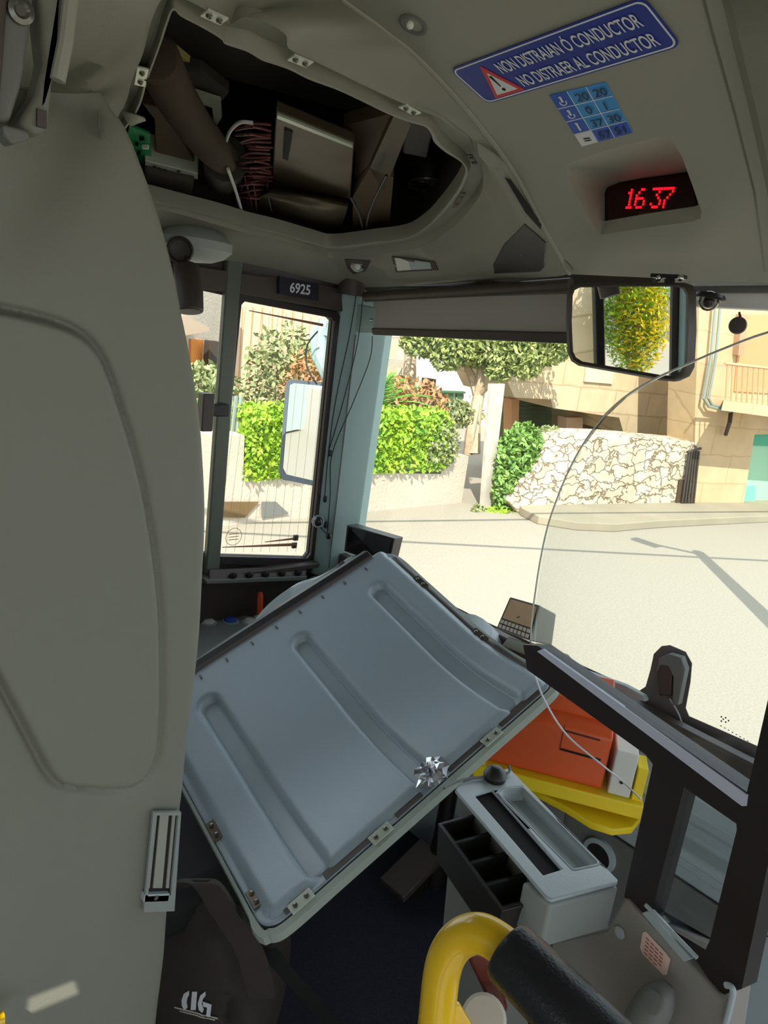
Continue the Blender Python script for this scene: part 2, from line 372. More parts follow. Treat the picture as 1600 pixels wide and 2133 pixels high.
# led digits 16 37 as dot bars
SEG = {'1': ['  #  ', ' ##  ', '  #  ', '  #  ', '  #  ', '  #  ', ' ### '], '6': ['  ## ', ' #   ', '#    ', '#### ', '#   #', '#   #', ' ### '], '3': ['#####', '   # ', '  #  ', '   # ', '    #', '#   #', ' ### '], '7': ['#####', '    #', '   # ', '  #  ', ' #   ', ' #   ', ' #   ']}
dx = (YP(1410, 388, yl)-YP(1310, 402, yl)); b = MB(); o3 = YP(1308, 396, yl-.0045)
ex = V((1, 0, 0)); ez = V((0, 0, 1)); wtot = dx.length
hh = abs((YP(1312, 440, yl)-YP(1308, 402, yl)).z)*.95
pos = {0: ('1', 0), 1: ('6', .22), 2: ('3', .56), 3: ('7', .79)}
for k, (ch, fx) in pos.items():
    for r_, row in enumerate(SEG[ch]):
        for c_, q in enumerate(row):
            if q == '#': b.box(o3+ex*(wtot*fx+c_*wtot*.045)-ez*(r_*hh/6), wtot*.036, .0008, hh*.13)
b.build('digits', 'led', clock, smooth=False)
text_mb('INAUDU', YP(1332, 447, yl-.0045), ex, ez, height=.0035, n=V((0, -1, 0)), ext=.0006).build('maker_mark', 'ledmark', clock)

# screw cup in the fascia
cu = thing('screw_cup', cupc, 'round recessed screw cup in the ceiling left of the blue sign', 'screw cup')
b = MB(); b.lathe(cupc-FN*.001, FN, [(.0165, 0), (.0165, .0025), (.0135, .003), (.010, .0008), (.004, .0005)], 28); b.build('cup', 'greyd', cu)
b = MB(); b.ball(cupc+FN*.002-V((0, .004, 0)), .0045, n=12); b.build('screw_head', 'white', cu)

# ------------------------------------------------------------------ signs
sxd = V((1, 0, 0)); syd = V((0, -.95, .31)).normalized()
def sign_pt(x, y): return FP(x, y)+FN*.001
stl, str_, sbr, sbl = (sign_pt(948, 140), sign_pt(1360, -14), sign_pt(1405, 95), sign_pt(1006, 216))
cen = (stl+str_+sbr+sbl)/4; sw = ((str_-stl).length+(sbr-sbl).length)/2; sh = ((sbl-stl).length+(sbr-str_).length)/2
sx_ = ((str_-stl)+(sbr-sbl)).normalized(); sy_ = FN.cross(sx_).normalized()
if sy_.dot(V((0, -1, 0))) < 0: sy_ = -sy_
sg = thing('warning_sign', cen, 'long blue notice reading NON DISTRAIAN Ó CONDUCTOR with warning triangle', 'sign')
b = MB(); b.prism(rrect(cen, sx_, sy_, sw, sh, .010), FN*.0008); b.build('board', 'blue', sg, smooth=False)
b = MB(); b.plate(rrect(cen+FN*.0009, sx_, sy_, sw-.004, sh-.004, .009), [rrect(cen+FN*.0009, sx_, sy_, sw-.0075, sh-.0075, .008)], FN*.0003); b.build('border', 'txtw', sg, smooth=False)
L0 = cen-sx_*(sw/2)-sy_*(sh/2)+FN*.0009
def on(u, v): return L0+sx_*(u*sw)+sy_*(v*sh)
b = text_mb('NON DISTRAIAN Ó CONDUCTOR', on(.235, .55), sx_, sy_, width=sw*.70, height=sh*.335, bold=.012, n=FN); b.build('wording', 'txtw', sg, label='upper line of white letters')
b = text_mb('NO DISTRAER AL CONDUCTOR', on(.27, .14), sx_, sy_, width=sw*.67, height=sh*.27, bold=.012, n=FN); b.build('wording', 'txtw', sg, label='lower line of white letters')
b = MB(); b.prism([on(.075, .08), on(.255, .08), on(.165, .86)], FN*.0006); b.build('triangle', 'signred', sg, smooth=False)
b = MB(); b.prism([on(.102, .15)+FN*.0006, on(.228, .15)+FN*.0006, on(.165, .68)+FN*.0006], FN*.0003); b.build('triangle_field', 'txtw', sg, smooth=False)
b = MB(); b.prism([on(.158, .60)+FN*.001, on(.172, .60)+FN*.001, on(.168, .32)+FN*.001, on(.162, .32)+FN*.001], FN*.0003)
b.lathe(on(.165, .235)+FN*.001, FN, [(.0026, 0), (.0026, .0003)], 12); b.build('exclamation_mark', 'blackm', sg, smooth=False)

ctl, ctr, cbr, cbl = FP(1145, 197), FP(1262, 170), FP(1318, 275), FP(1213, 303)
def cp(u, v, e=.001): return (ctl*(1-u)*(1-v)+ctr*u*(1-v)+cbr*u*v+cbl*(1-u)*v)+FN*e
st = thing('capacity_sticker', (ctl+cbr)/2, 'small blue seat count sticker with numbers below the long notice', 'sticker')
b = MB(); b.prism([cp(0, 0, .0), cp(1, 0, .0), cp(1, 1, .0), cp(0, 1, .0)], FN*.0008); b.build('sheet', 'blue2', st, smooth=False)
b = MB(); b.prism([cp(.0, 0), cp(.30, 0), cp(.30, .75), cp(0, .75)], FN*.0002); b.prism([cp(.36, .75), cp(1, .75), cp(1, 1), cp(.36, 1)], FN*.0002); b.build('dark_fields', 'blue3', st, smooth=False)
b = MB(); b.prism([cp(0, .76), cp(.34, .76), cp(.34, 1), cp(0, 1)], FN*.0003)
for v in (.25, .5, .75): b.prism([cp(0, v-.006), cp(1, v-.006), cp(1, v+.006), cp(0, v+.006)], FN*.0003)
for u in (.33, .67): b.prism([cp(u-.006, 0), cp(u+.006, 0), cp(u+.006, 1), cp(u-.006, 1)], FN*.0003)
b.build('white_fields', 'txtw', st, smooth=False)
cxd = (ctr-ctl).normalized(); cyd = (ctl-cbl).normalized(); ch_ = (ctl-cbl).length*.13
for (s_, u, v) in (('20', .42, .20), ('20', .74, .20), ('0', .46, .45), ('1', .80, .45), ('37', .42, .70), ('30', .74, .70), ('57', .42, .95), ('51', .74, .95), ('=', .12, .92)):
    text_mb(s_, cp(u, v, .0014), cxd, cyd, height=ch_*(1 if s_ != '=' else .5), n=FN, bold=.01).build('number', 'txtk' if s_ != '=' else 'blackm', st)
for k, v in enumerate((.13, .38, .63)):
    b = MB(); c0 = cp(.16, v, .0014); h_ = ch_
    b.lathe(c0+cyd*h_*.45, FN, [(h_*.16, 0), (h_*.16, .0002)], 10)
    b.prism([c0+cyd*h_*.3-cxd*h_*.1, c0+cyd*h_*.3+cxd*h_*.12, c0+cxd*h_*.1-cyd*h_*.2, c0-cxd*h_*.12-cyd*h_*.2], FN*.0002)
    if k < 2: b.tube([c0+cxd*(h_*.35*math.cos(t))+cyd*(-h_*.25+h_*.35*math.sin(t)) for t in [math.radians(a) for a in range(150, 391, 30)]], h_*.05, 6)
    else: b.prism([c0-cyd*h_*.15-cxd*h_*.12, c0-cyd*h_*.15+cxd*h_*.12, c0-cyd*h_*.6+cxd*h_*.1, c0-cyd*h_*.6-cxd*h_*.1], FN*.0002)
    b.build('pictogram', 'txtw', st, smooth=False)

# ------------------------------------------------------------------ canopy with the open hatch
h1, h2, h3 = V((-1.45, .67, 1.705)), V((-1.45, 1.079, 1.688)), V((-.8, .82, 1.804))
HN = (h2-h1).cross(h3-h1).normalized()
if HN.z > 0: HN = -HN
def HP(x, y): return WP(x, y, h1, HN)
ST = [ # inner, outer rim, canopy boundary
 ((285, 232), (256, 222), ('x', 205, 216)), ((308, 165), (275, 160), ('x', 150, 206)), ((335, 90), (298, 105), ('x', 110, 198)), ((350, 45), (316, 35), ('x', -60, 198)),
 ((362, 16), (345, -16), ('x', -70, -90)), ((378, 30), (395, -5), ('f', 560, -170)), ((420, 52), (440, 20), ('f', 610, -110)), ((460, 76), (474, 40), ('f', 640, -60)),
 ((470, 88), (482, 42), ('f', 680, -30)), ((515, 104), (512, 28), ('f', 712, 0)), ((545, 122), (560, 42), ('f', 740, 20)), ((575, 132), (596, 66), ('f', 775, 45)),
 ((605, 142), (602, 94), ('f', 810, 72)), ((645, 162), (650, 118), ('f', 850, 102)), ((700, 182), (725, 155), ('f', 885, 135)), ((750, 205), (780, 182), ('f', 915, 165)),
 ((805, 232), (830, 205), ('f', 945, 198)), ((850, 250), (875, 224), ('f', 975, 232)), ((885, 260), (915, 240), ('f', 1005, 268)), ((897, 275), (945, 262), ('f', 1030, 300)),
 ((903, 292), (972, 282), ('f', 1055, 335)), ((925, 312), (990, 305), ('f', 1080, 375)), ((955, 330), (1002, 335), ('f', 1105, 420)), ((968, 345), (1007, 365), ('f', 1125, 460)),
 ((966, 362), (1005, 392), ('f', 1145, 495)), ((950, 395), (985, 425), ('f', 1165, 530)), ((915, 440), (945, 468), ('f', 1186, 571)), ((885, 470), (895, 500), ('y', 1060, 581)),
 ((845, 492), (845, 517), ('y', 930, 590)), ((780, 501), (765, 528), ('y', 820, 597)), ((692, 511), (697, 536), ('y', 745, 599)), ((650, 502), (655, 520), ('w', 700, 592)),
 ((575, 481), (585, 497), ('w', 600, 567)), ((515, 467), (520, 484), ('w', 530, 552)), ((450, 448), (450, 464), ('w', 470, 542)), ((330, 418), (335, 432), ('w', 380, 535)),
 ((245, 392), (225, 410), ('w', 250, 520)), ((222, 330), (195, 330), ('x', 215, 330))]
def bp_(q):
    k, x, y = q
    return {'x': lambda: XP(x, y, -.652), 'h': lambda: HP(x, y), 'f': lambda: FP(x, y), 'y': lambda: YP(x, y, 1.3), 'w': lambda: XP(x, y, -1.62)}[k]()
K = 4
inn_ = crom([HP(*s[0]) for s in ST], K, True); out_ = crom([HP(*s[1]) for s in ST], K, True); bnd_ = crom([bp_(s[2]) for s in ST], K, True)
UPH = -HN
N = len(inn_)
R = []
R.append([p for p in bnd_])
for t in (.25, .5, .75):
    R.append([bnd_[i].lerp(out_[i], t)+UPH*(.02*math.sin(math.pi*t)*(-1 if (K*20 < i < K*29) else .0)) for i in range(N)])
R.append([out_[i].lerp(bnd_[i], .04) for i in range(N)])
R.append([out_[i]-UPH*.0035 for i in range(N)])
R.append([out_[i].lerp(inn_[i], .10)+UPH*.011 for i in range(N)])
R.append([out_[i].lerp(inn_[i], .74)+UPH*.011 for i in range(N)])
R.append([out_[i].lerp(inn_[i], .84)-UPH*.003 for i in range(N)])
R.append([out_[i].lerp(inn_[i], .97)-UPH*.003 for i in range(N)])
R.append([inn_[i]+UPH*.004 for i in range(N)])
R.append([inn_[i]+UPH*.025 for i in range(N)])
b = MB(); b.rings(R, True, False); b.build('ceiling', mat('canopy_plastic', (138, 137, 124), .5, bump=.12, bscale=500), kind='structure', ang=50)
from mathutils.bvhtree import BVHTree
canopy = BVHTree.FromPolygons(b.v, b.f)
def HIT(x, y, e=0):
    r = ray(x, y).normalized(); q_ = canopy.ray_cast(CAM, r)
    if q_[0] is None: print('NOHIT', x, y); return YP(x, y, 1.2)
    n_ = q_[1] if q_[1].dot(r) < 0 else -q_[1]
    return q_[0]-r*e
# dark interior of the locker
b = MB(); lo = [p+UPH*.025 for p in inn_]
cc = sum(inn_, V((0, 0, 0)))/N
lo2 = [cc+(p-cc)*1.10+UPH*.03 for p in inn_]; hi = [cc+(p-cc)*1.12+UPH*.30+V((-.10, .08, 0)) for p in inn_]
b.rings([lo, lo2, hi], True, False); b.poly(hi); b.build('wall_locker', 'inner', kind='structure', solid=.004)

b = MB(); b.rings([[HP(254, 224)-UPH*.004, HP(286, 232)-UPH*.004], [HP(262, 240)-UPH*.004, HP(300, 240)-UPH*.002], [HP(270, 258)+UPH*.0, HP(303, 250)+UPH*.002], [HP(276, 272)+UPH*.01, HP(300, 262)+UPH*.01]], closed=False); b.build('rim_corner', 'ceil', label='curled end of the hatch rim beside the grey partition', cat='trim piece', solid=.003)
# clips on the rim
clipn = 0
for (x0_, y0_, x1_, y1_, wd, lab) in ((425, 18, 468, 38, .028, 'second'), (606, 112, 646, 128, .028, ''), (838, 214, 870, 232, .022, ''), (291, 172, 298, 135, .022, ''), (948, 428, 966, 398, .016, ''), (978, 318, 990, 338, .014, '')):
    a_, c_ = HP(x0_, y0_), HP(x1_, y1_); d_ = (c_-a_).normalized(); e_ = HN.cross(d_).normalized(); mid_ = (a_+c_)/2+HN*.003
    labs = ['white metal clip on the hatch rim nearest its upper left corner', 'white metal clip on the hatch rim beside the moulded bulge', 'white metal clip on the hatch rim right of centre, under the fascia edge',
            'upright metal clip on the left edge of the hatch rim', 'dull clip low on the right curve of the hatch rim', 'small dull clip at the upper right bend of the hatch rim']
    t = thing('rim_clip', mid_, labs[clipn], 'clip', 'clips on the hatch rim')
    L = (c_-a_).length
    b = MB(); b.box(mid_, L, wd*.62, .0025, (d_, e_, HN)); b.build('plate', 'zinc' if clipn < 4 else 'steel', t, bevel=.0008)
    for sgn in (-.25, .25):
        q = MB(); q.lathe(mid_+d_*(L*sgn)+HN*.001, HN, [(.0035, 0), (.0035, .0015), (.002, .003), (.0012, .0018)], 12); q.build('spring_eye', 'screw', t)
    clipn += 1

# things inside the locker
def HD(x, y, up): return WP(x, y, h1+UPH*up, HN)
b = MB(); pts = crom([HD(325, 120, .02), HD(360, 190, .03), HD(400, 255, .04), HD(440, 305, .05), HD(475, 335, .08)], 18)
rs_ = [.027+.0022*(1 if i % 2 else -1) for i in range(len(pts))]
t = thing('air_hose', pts[0], 'ribbed grey air hose running down inside the open hatch', 'hose')
b.tube(pts, rs_, 16); b.build('hose', 'hose', t)
b = MB(); pts2 = crom([HD(470, 330, .07), HD(460, 370, .10), HD(430, 430, .13), HD(410, 470, .14)], 6); b.tube(pts2, .04, 16); b.build('outlet', 'foam', t)
# sheet metal control unit
t = thing('control_unit', HD(650, 350, .1), 'sheet metal electronics case on a folded bracket inside the hatch', 'control unit')
q4 = [HD(575, 235, .05), HD(738, 300, .05), HD(730, 415, .05), HD(565, 390, .07)]
b = MB(); b.prism(q4, UPH*.02); b.build('case', 'steel', t, bevel=.004)
b = MB(); b.prism([HD(578, 240, .047), HD(735, 303, .047), HD(734, 309, .047), HD(577, 247, .047)], UPH*.004)
b.build('case_lip', 'zinc', t)
b = MB(); b.prism([HD(592, 270, .048), HD(610, 276, .048), HD(600, 335, .048), HD(588, 330, .048)], UPH*.003); b.build('slot', 'blackm', t)
b = MB()
fold = [(565, 392, 728, 420, .045), (562, 400, 724, 430, .03), (540, 408, 720, 445, .045), (536, 440, 700, 500, .05)]
b.rings([[HD(a, c, e), HD(d, f_, e)] for a, c, d, f_, e in fold], closed=False); b.build('bracket', 'steel', t, solid=.003)
# beams
b = MB(); b.prism([HD(715, 262, .09), HD(822, 235, .06), HD(765, 350, .06), HD(738, 420, .07), HD(740, 320, .09)], UPH*.02)
b.build('support_beam', M['wood'], label='tan folded beam between the metal case and the fan in the hatch', cat='beam')
b = MB(); b.prism([HD(822, 238, .05), HD(856, 258, .05), HD(800, 400, .05), HD(770, 350, .05)], UPH*.03)
b.build('support_beam', M['steel'], label='slanting metal strut in the hatch, right of the tan beam', cat='beam')
b = MB(); b.prism([HD(735, 410, .05), HD(770, 350, .05), HD(820, 370, .05), HD(808, 500, .05), HD(735, 505, .05)], UPH*.02)
b.build('support_beam', M['wood'], label='upright tan board at the bottom of the hatch beside the metal case', cat='beam', smooth=False)
t = thing('blower_fan', HD(895, 380, .1), 'black round blower fan at the right end of the hatch', 'fan')
b = MB(); b.lathe(HD(890, 385, .12), HN, [(.012, .01), (.05, .012), (.055, .0), (.055, -.04)], 28); b.build('housing', 'black', t)
b = MB(); c_ = HD(890, 385, .105); e1 = HN.orthogonal().normalized(); e2 = HN.cross(e1)
b.tube([c_+(e1*math.cos(a)+e2*math.sin(a))*.040 for a in [math.pi*2*i/28 for i in range(28)]], .003, 6, loop=True); b.build('ring', 'screw', t)
for k in range(5):
    a = k*math.pi*2/5; d_ = e1*math.cos(a)+e2*math.sin(a); n_ = (HN*.6+e1*-math.sin(a)*.8+e2*math.cos(a)*.8).normalized()
    b = MB(); b.box(c_+d_*.02+HN*-.004, .032, .014, .002, (d_, n_.cross(d_).normalized(), n_)); b.build('blade', 'black', t)
b = MB(); b.prism([HD(840, 250, .08), HD(905, 268, .08), HD(890, 330, .08), HD(838, 320, .08)], UPH*.05); b.build('relay_box', 'dark', label='dull brown box above the blower fan in the hatch', cat='box', bevel=.004)
# shelf and boards on the left
b = MB(); b.prism([HD(295, 215, .08), HD(338, 225, .08), HD(400, 330, .08), HD(425, 368, .08), HD(325, 340, .08), HD(322, 250, .08)], UPH*.02); b.build('mounting_board', M['wood'], label='brown board behind the ribbed hose in the hatch', cat='board', bevel=.002)
b = MB(); b.prism([HD(302, 335, .06), HD(412, 362, .06), HD(412, 374, .06), HD(302, 350, .06)], UPH*.05)
t = b.build('metal_rail', 'zinc', label='pale punched metal rail across the lower left of the hatch', cat='rail', bevel=.001)
for k, xx in enumerate((322, 332, 343, 372)):
    q = MB(); q.lathe(HD(xx, 347+k*3.2, .059), HN, [(.0035, 0), (.0035, .001)], 10); q.build('punched_hole', 'blackm', t)
b = MB(); b.prism([HD(270, 262, .07), HD(312, 280, .07), HD(316, 330, .07), HD(300, 345, .07), HD(262, 300, .07)], UPH*.004)
t = b.build('circuit_board', 'pcb', label='green circuit board beside the grey partition edge in the hatch', cat='circuit board', smooth=False)
for (x, y, s_) in ((296, 290, .008), (303, 306, .010), (290, 318, .006), (285, 300, .006)):
    q = MB(); q.box(HD(x, y, .066), s_, s_*.7, .006, (e1, e2, HN)); q.build('component', 'white' if x == 303 else 'black', t)
b = MB(); b.prism([HD(300, 355, .05), HD(405, 378, .05), HD(395, 440, .03), HD(300, 415, .02)], UPH*.06); b.build('foam_block', M['foam'], label='grey foam block under the pale rail in the hatch', cat='foam block', bevel=.006)
b = MB(); b.prism([HD(352, 95, .12), HD(425, 155, .12), HD(375, 148, .12)], UPH*.01); b.build('insulation_board', mat('yellow_board', (190, 178, 110), .8), label='yellow edged board tip high in the left of the hatch', cat='board', smooth=False)
b = MB(); b.prism([HD(366, 140, .11), HD(420, 150, .11), HD(478, 195, .11), HD(462, 215, .11), HD(398, 190, .11)], UPH*.02); b.build('duct_panel', M['foam'], label='dark grey duct panel behind the bracket in the hatch', cat='panel', bevel=.004)
b = MB(); b.prism([HD(398, 190, .10), HD(460, 210, .10), HD(462, 245, .10), HD(447, 268, .10), HD(442, 225, .10), HD(415, 215, .10), HD(420, 225, .10)], UPH*.006)
b.build('angle_bracket', 'zinc', label='pale hook-shaped metal bracket inside the hatch', cat='bracket', smooth=False)
def cable(pts, r, m, label, group=None, name='cable', cat='cable'):
    q = crom(pts, 6); return MB().tube(q, r, 6).build(name, m, label=label, cat=cat, group=group)
cable([HD(527, 256, .04), HD(500, 255, .04), HD(480, 272, .05), HD(471, 295, .06)], .003, 'wirew', 'white looped cable near the ribbed hose in the hatch')
cable([HD(475, 352, .03), HD(492, 400, .03), HD(510, 462, .03)], .003, 'wirew', 'straight white cable running down to the hatch lip')
cable([HD(805, 365, .03), HD(770, 440, .03), HD(760, 500, .03)], .0025, 'wireb', 'black cable crossing the tan board in the hatch')
cable([HD(730, 410, .03), HD(750, 450, .03), HD(760, 500, .03)], .0025, 'wireb', 'short black cable beside the metal case corner')
for k in range(22):
    y_ = 262+k*7; x_ = 528+random.uniform(-8, 8)
    cable([HD(x_-18+random.uniform(-20, 8), y_+random.uniform(-8, 14), .06), HD(x_, y_+random.uniform(-5, 5), .03+random.random()*.03), HD(566+random.uniform(-6, 2), y_+random.uniform(-3, 5), .06)], .0022, 'wire', 'thin maroon wire plugged into the side of the metal case', 'maroon wires of the case', 'wire', 'wire')
for k in range(14):
    x_ = 500+k*5.5
    cable([HD(x_-10+random.uniform(-15, 10), 370+random.uniform(-30, 20), .07), HD(x_-6, 420+random.uniform(-10, 10), .03+random.random()*.05), HD(x_+random.uniform(-8, 14), 470+k*1.5, .04)], .0018, 'wire' if k % 3 else 'wireb', 'thin dangling wire below the metal case in the hatch', 'dangling wires below the case', 'wire', 'wire')

# lip details: spot pod, spot lamp, service plate, grille, slot
pod = XP(390, 515, -1.50)
t = thing('spot_pod', pod, 'rounded grey pod with black round insert on the left header', 'spot lamp')
ax_ = (CAM-pod).normalized(); ax_ = (ax_+V((0, -.6, -.25))).normalized()
b = MB(); b.ball(XP(408, 508, -1.52), .062, (1.0, 1.35, .62)); b.build('body', 'lip', t)
pc = P(375, 521, (XP(375, 521, -1.47)-CAM).dot(FWD))
b = MB(); b.lathe(pc, (CAM-pc).normalized(), [(.027, -.03), (.027, .0), (.024, .003), (.019, -.003), (.004, -.006)], 24); b.build('insert', 'dark', t)
lp = HIT(745, 553, .006)
t = thing('reading_lamp', lp, 'small chrome spot lamp in a dark recess at the header corner', 'lamp')
nn = (V((.4, -.55, -.6))).normalized(); e1 = nn.cross(V((0, 0, 1))).normalized(); e2 = e1.cross(nn)
b = MB(); b.prism([HIT(716, 540, .004), HIT(772, 543, .004), HIT(762, 565, .004), HIT(735, 572, .004), HIT(722, 560, .004)], V((0, .03, .01))); b.build('bezel', 'dark', t, bevel=.003)
b = MB(); b.lathe(lp+nn*.002, nn, [(.016, -.01), (.016, .003), (.012, .004), (.009, 0)], 24); b.build('ring', 'chrome', t)
b = MB(); b.ball(lp+nn*.002, .009); b.build('bulb', 'white', t)
t = thing('service_plate', HIT(860, 548, .004), 'open service plate with cream and silver insert under the header', 'plate')
b = MB(); b.prism([HIT(815, 535, .004), HIT(905, 545, .004), HIT(912, 563, .004), HIT(824, 568, .004)], V((0, .02, .01))); b.build('tray', 'dark', t, bevel=.001)
b = MB(); b.prism([HIT(822, 537, .006), HIT(850, 540, .006), HIT(856, 562, .006), HIT(828, 564, .006)], V((0, .006, 0))); b.build('cream_insert', 'white', t)
b = MB(); b.prism([HIT(851, 541, .006), HIT(895, 547, .006), HIT(898, 560, .006), HIT(857, 562, .006)], V((0, .006, 0))); b.build('silver_insert', 'greyl', t)
def hitpatch(pts, e=.004, m=4):
    ps = []
    for i, a in enumerate(pts):
        c = pts[(i+1) % len(pts)]
        for k in range(m): ps.append((a[0]+(c[0]-a[0])*k/m, a[1]+(c[1]-a[1])*k/m))
    cx_ = sum(p[0] for p in ps)/len(ps); cy_ = sum(p[1] for p in ps)/len(ps)
    rs_ = [[HIT(cx_+(x-cx_)*k, cy_+(y-cy_)*k, e*(1 if k < 1 else .2)) for x, y in ps] for k in (1, .97, .8, .6, .4, .2, .02)]
    return MB().rings(rs_, True, False)
gq = [(1093, 466), (1137, 505), (1134, 556), (1124, 566), (1030, 570), (1027, 552), (1050, 508)]
hitpatch(gq, .005).build('air_grille', 'black', label='dark pointed air outlet panel right of the hatch lip', cat='air outlet')
t = hitpatch(((1052, 370), (1064, 374), (1130, 466), (1126, 478), (1094, 442)), .008).build('edge_vent', 'blackm', label='narrow black vent slot along the fascia edge', cat='vent', smooth=False)

# ------------------------------------------------------------------ windscreen, header, blind
WY = 1.37
zb, zt = .80, 1.64
b = MB(); b.box((-.30, WY+.02, (zb+1.72)/2-.0), 2.6, .005, 1.72-zb+.1); wg = b.build('window_2', 'glass', kind='structure', smooth=False)
frl = [YP(1205, 1383, WY+.012), YP(1330, 1440, WY+.012), YP(1372, 1455, WY+.012)]
fr_px = [(700, 1150), (850, 1215), (1000, 1290), (1205, 1383), (1330, 1440), (1345, 1430), (1355, 1395), (1362, 1362), (1378, 1346), (1395, 1344), (1428, 1358), (1441, 1382), (1438, 1420), (1428, 1475), (1435, 1492), (1590, 1560), (1800, 1650), (1800, 1770), (1560, 1660), (1240, 1500), (1000, 1390), (700, 1250)]
b = MB(); b.prism([YP(x, y, WY+.014) for x, y in fr_px], (0, .002, 0)); b.build('trim_3', mat('frit_band', (112, 104, 100), .6), kind='structure', smooth=False)
# rain sensor housing on the glass
t = thing('rain_sensor', YP(1400, 1400, WY), 'grey arched sensor housing on the lower windscreen in the black bump', 'sensor')
b = MB(); b.prism([YP(x, y, WY-.012) for x, y in ((1367, 1400), (1372, 1372), (1392, 1362), (1418, 1370), (1427, 1395), (1412, 1470), (1400, 1470), (1402, 1410), (1392, 1388), (1375, 1385))], (0, .02, 0)); b.build('arch', 'greyd', t, bevel=.003)
b = MB(); b.prism([YP(x, y, WY-.008) for x, y in ((1367, 1400), (1377, 1378), (1394, 1382), (1400, 1402), (1398, 1450), (1372, 1450))], (0, .015, 0)); b.build('body', 'dark', t, bevel=.004)
b = MB(); b.tube(crom([YP(1395, 1455, WY-.01), YP(1415, 1490, WY-.01), YP(1428, 1535, WY-.01)], 5), .0015, 6); b.build('lead', 'greyl', t)
# maker dots print
b = MB()
for dx_, dy_ in ((0, 0), (9, 2), (0, 9), (9, 11), (4, 5), (15, 8)): b.lathe(YP(1503+dx_, 1493+dy_, WY+.012), (0, -1, 0), [(.0016, 0), (.0016, .0006)], 8)
for k in range(8): b.box(YP(1502+k*8, 1512+k*4.5, WY+.012), .003, .0006, .0014)
b.build('glass_print', 'blackm', label='small dotted approval print on the lower right windscreen', cat='print', kind=None)

# header above the windscreen
b = MB(); prof = [(1.30, 1.625), (1.315, 1.66), (1.36, 1.70), (1.42, 1.72), (1.42, 1.60), (1.385, 1.585), (1.34, 1.60)]
b.prism([V((-1.62, y, z+.0)) for y, z in prof], (.86, 0, .04)); b.build('trim_4', 'dark', kind='structure', bevel=.002)
b = MB(); b.prism([YP(x, y, 1.325) for x, y in ((1185, 578), (1850, 566), (1850, 650), (1600, 645), (1430, 637), (1185, 620))], (0, .03, 0)); b.build('trim_5', 'hdr', kind='structure', bevel=.002)
b = MB(); b.tube([YP(1190, 604, 1.30), YP(1440, 603, 1.30), YP(1850, 600, 1.30)], .007, 14); b.build('trim_6', 'greyd', kind='structure')
# roller blind
t = thing('roller_blind', YP(980, 650, 1.29), 'grey roller sun blind pulled down a little over the windscreen', 'blind')
b = MB(); b.tube([YP(762, 618, 1.285), YP(975, 606, 1.285), YP(1190, 592, 1.285)], .013, 16); b.build('roller', 'dark', t)
b = MB(); b.prism([YP(778, 625, 1.30), YP(1190, 612, 1.30), YP(1190, 700, 1.30), YP(778, 690, 1.30)], (0, .003, 0)); b.build('fabric', 'blind', t)
b = MB(); b.prism([YP(773, 683, 1.293), YP(1190, 692, 1.293), YP(1190, 716, 1.293), YP(775, 697, 1.293)], (0, .014, 0)); b.build('bottom_bar', 'dark', t, bevel=.003)

# ------------------------------------------------------------------ interior mirror
mc = P(1312, 690, 1.22); mn = V((-.20, -.97, -.15)).normalized()
mr = (V((0, 0, 1))).cross(mn).normalized()
def MP(x, y, e=0): return WP(x, y, mc+mn*e, mn)
mo = [(1181, 612), (1186, 598), (1200, 591), (1300, 589), (1415, 589), (1432, 595), (1439, 610), (1440, 690), (1436, 765), (1426, 785), (1405, 795), (1380, 793), (1290, 777), (1205, 762), (1190, 752), (1182, 735), (1179, 670)]
mcx, mcy = 1311, 690
mi = [(mcx+(x-mcx)*.925, mcy-2+(y-mcy)*.90) for x, y in mo]
t = thing('rear_view_mirror', mc, 'large rectangular interior mirror in a dark frame above the windscreen', 'mirror')
b = MB(); A_ = [MP(x, y, .0) for x, y in mo]; B_ = [MP(mcx+(x-mcx)*.96, mcy+(y-mcy)*.95, .006) for x, y in mo]; C_ = [MP(x, y, .002) for x, y in mi]
D_ = [MP(mcx+(x-mcx)*.8, mcy+(y-mcy)*.8, -.022) for x, y in mo]
b.rings([C_, B_, A_, [p-mn*.012 for p in A_], D_], True, False); b.poly(D_); b.build('housing', 'dark', t, ang=50)
b = MB(); b.prism(C_, -mn*.002); b.build('mirror_glass', 'mirror', t, smooth=False)
b = MB(); b.tube([MP(1395, 600, -.01), MP(1395, 580, -.012)], .008, 10); b.box(MP(1393, 576, -.012), .055, .015, .006); b.build('bracket', 'black', t, bevel=.001)
for xx in (1373, 1418):
    q = MB(); q.ball(MP(xx, 579, -.004), .005); q.build('bolt', 'chrome', t)

# dome camera and round sensor
dc = YP(1478, 622, 1.27)
t = thing('dome_camera', dc, 'small clear dome camera under the windscreen header beside the mirror', 'camera')
b = MB(); b.lathe(dc, (0, -.15, -1), [(.024, -.006), (.027, .0), (.024, .003)], 28); b.build('base', 'black', t)
b = MB(); b.ball(dc+V((0, 0, -.004)), .017, (1, 1, 1)); b.build('dome', 'dome', t)
b = MB(); b.ball(dc+V((0, 0, -.006)), .009); b.build('lens', 'dark', t)
dc = YP(1537, 678, 1.29)
t = thing('round_sensor', dc, 'small round dark sensor hanging on a short stem right of the mirror', 'sensor')
b = MB(); b.lathe(dc, (.3, -.9, 0), [(.013, -.006), (.0145, 0), (.013, .004), (.004, .005)], 24); b.build('puck', 'dark', t)
b = MB(); b.tube([dc+V((0, .004, .012)), YP(1540, 650, 1.29)], .002, 8); b.build('stem', 'black', t)

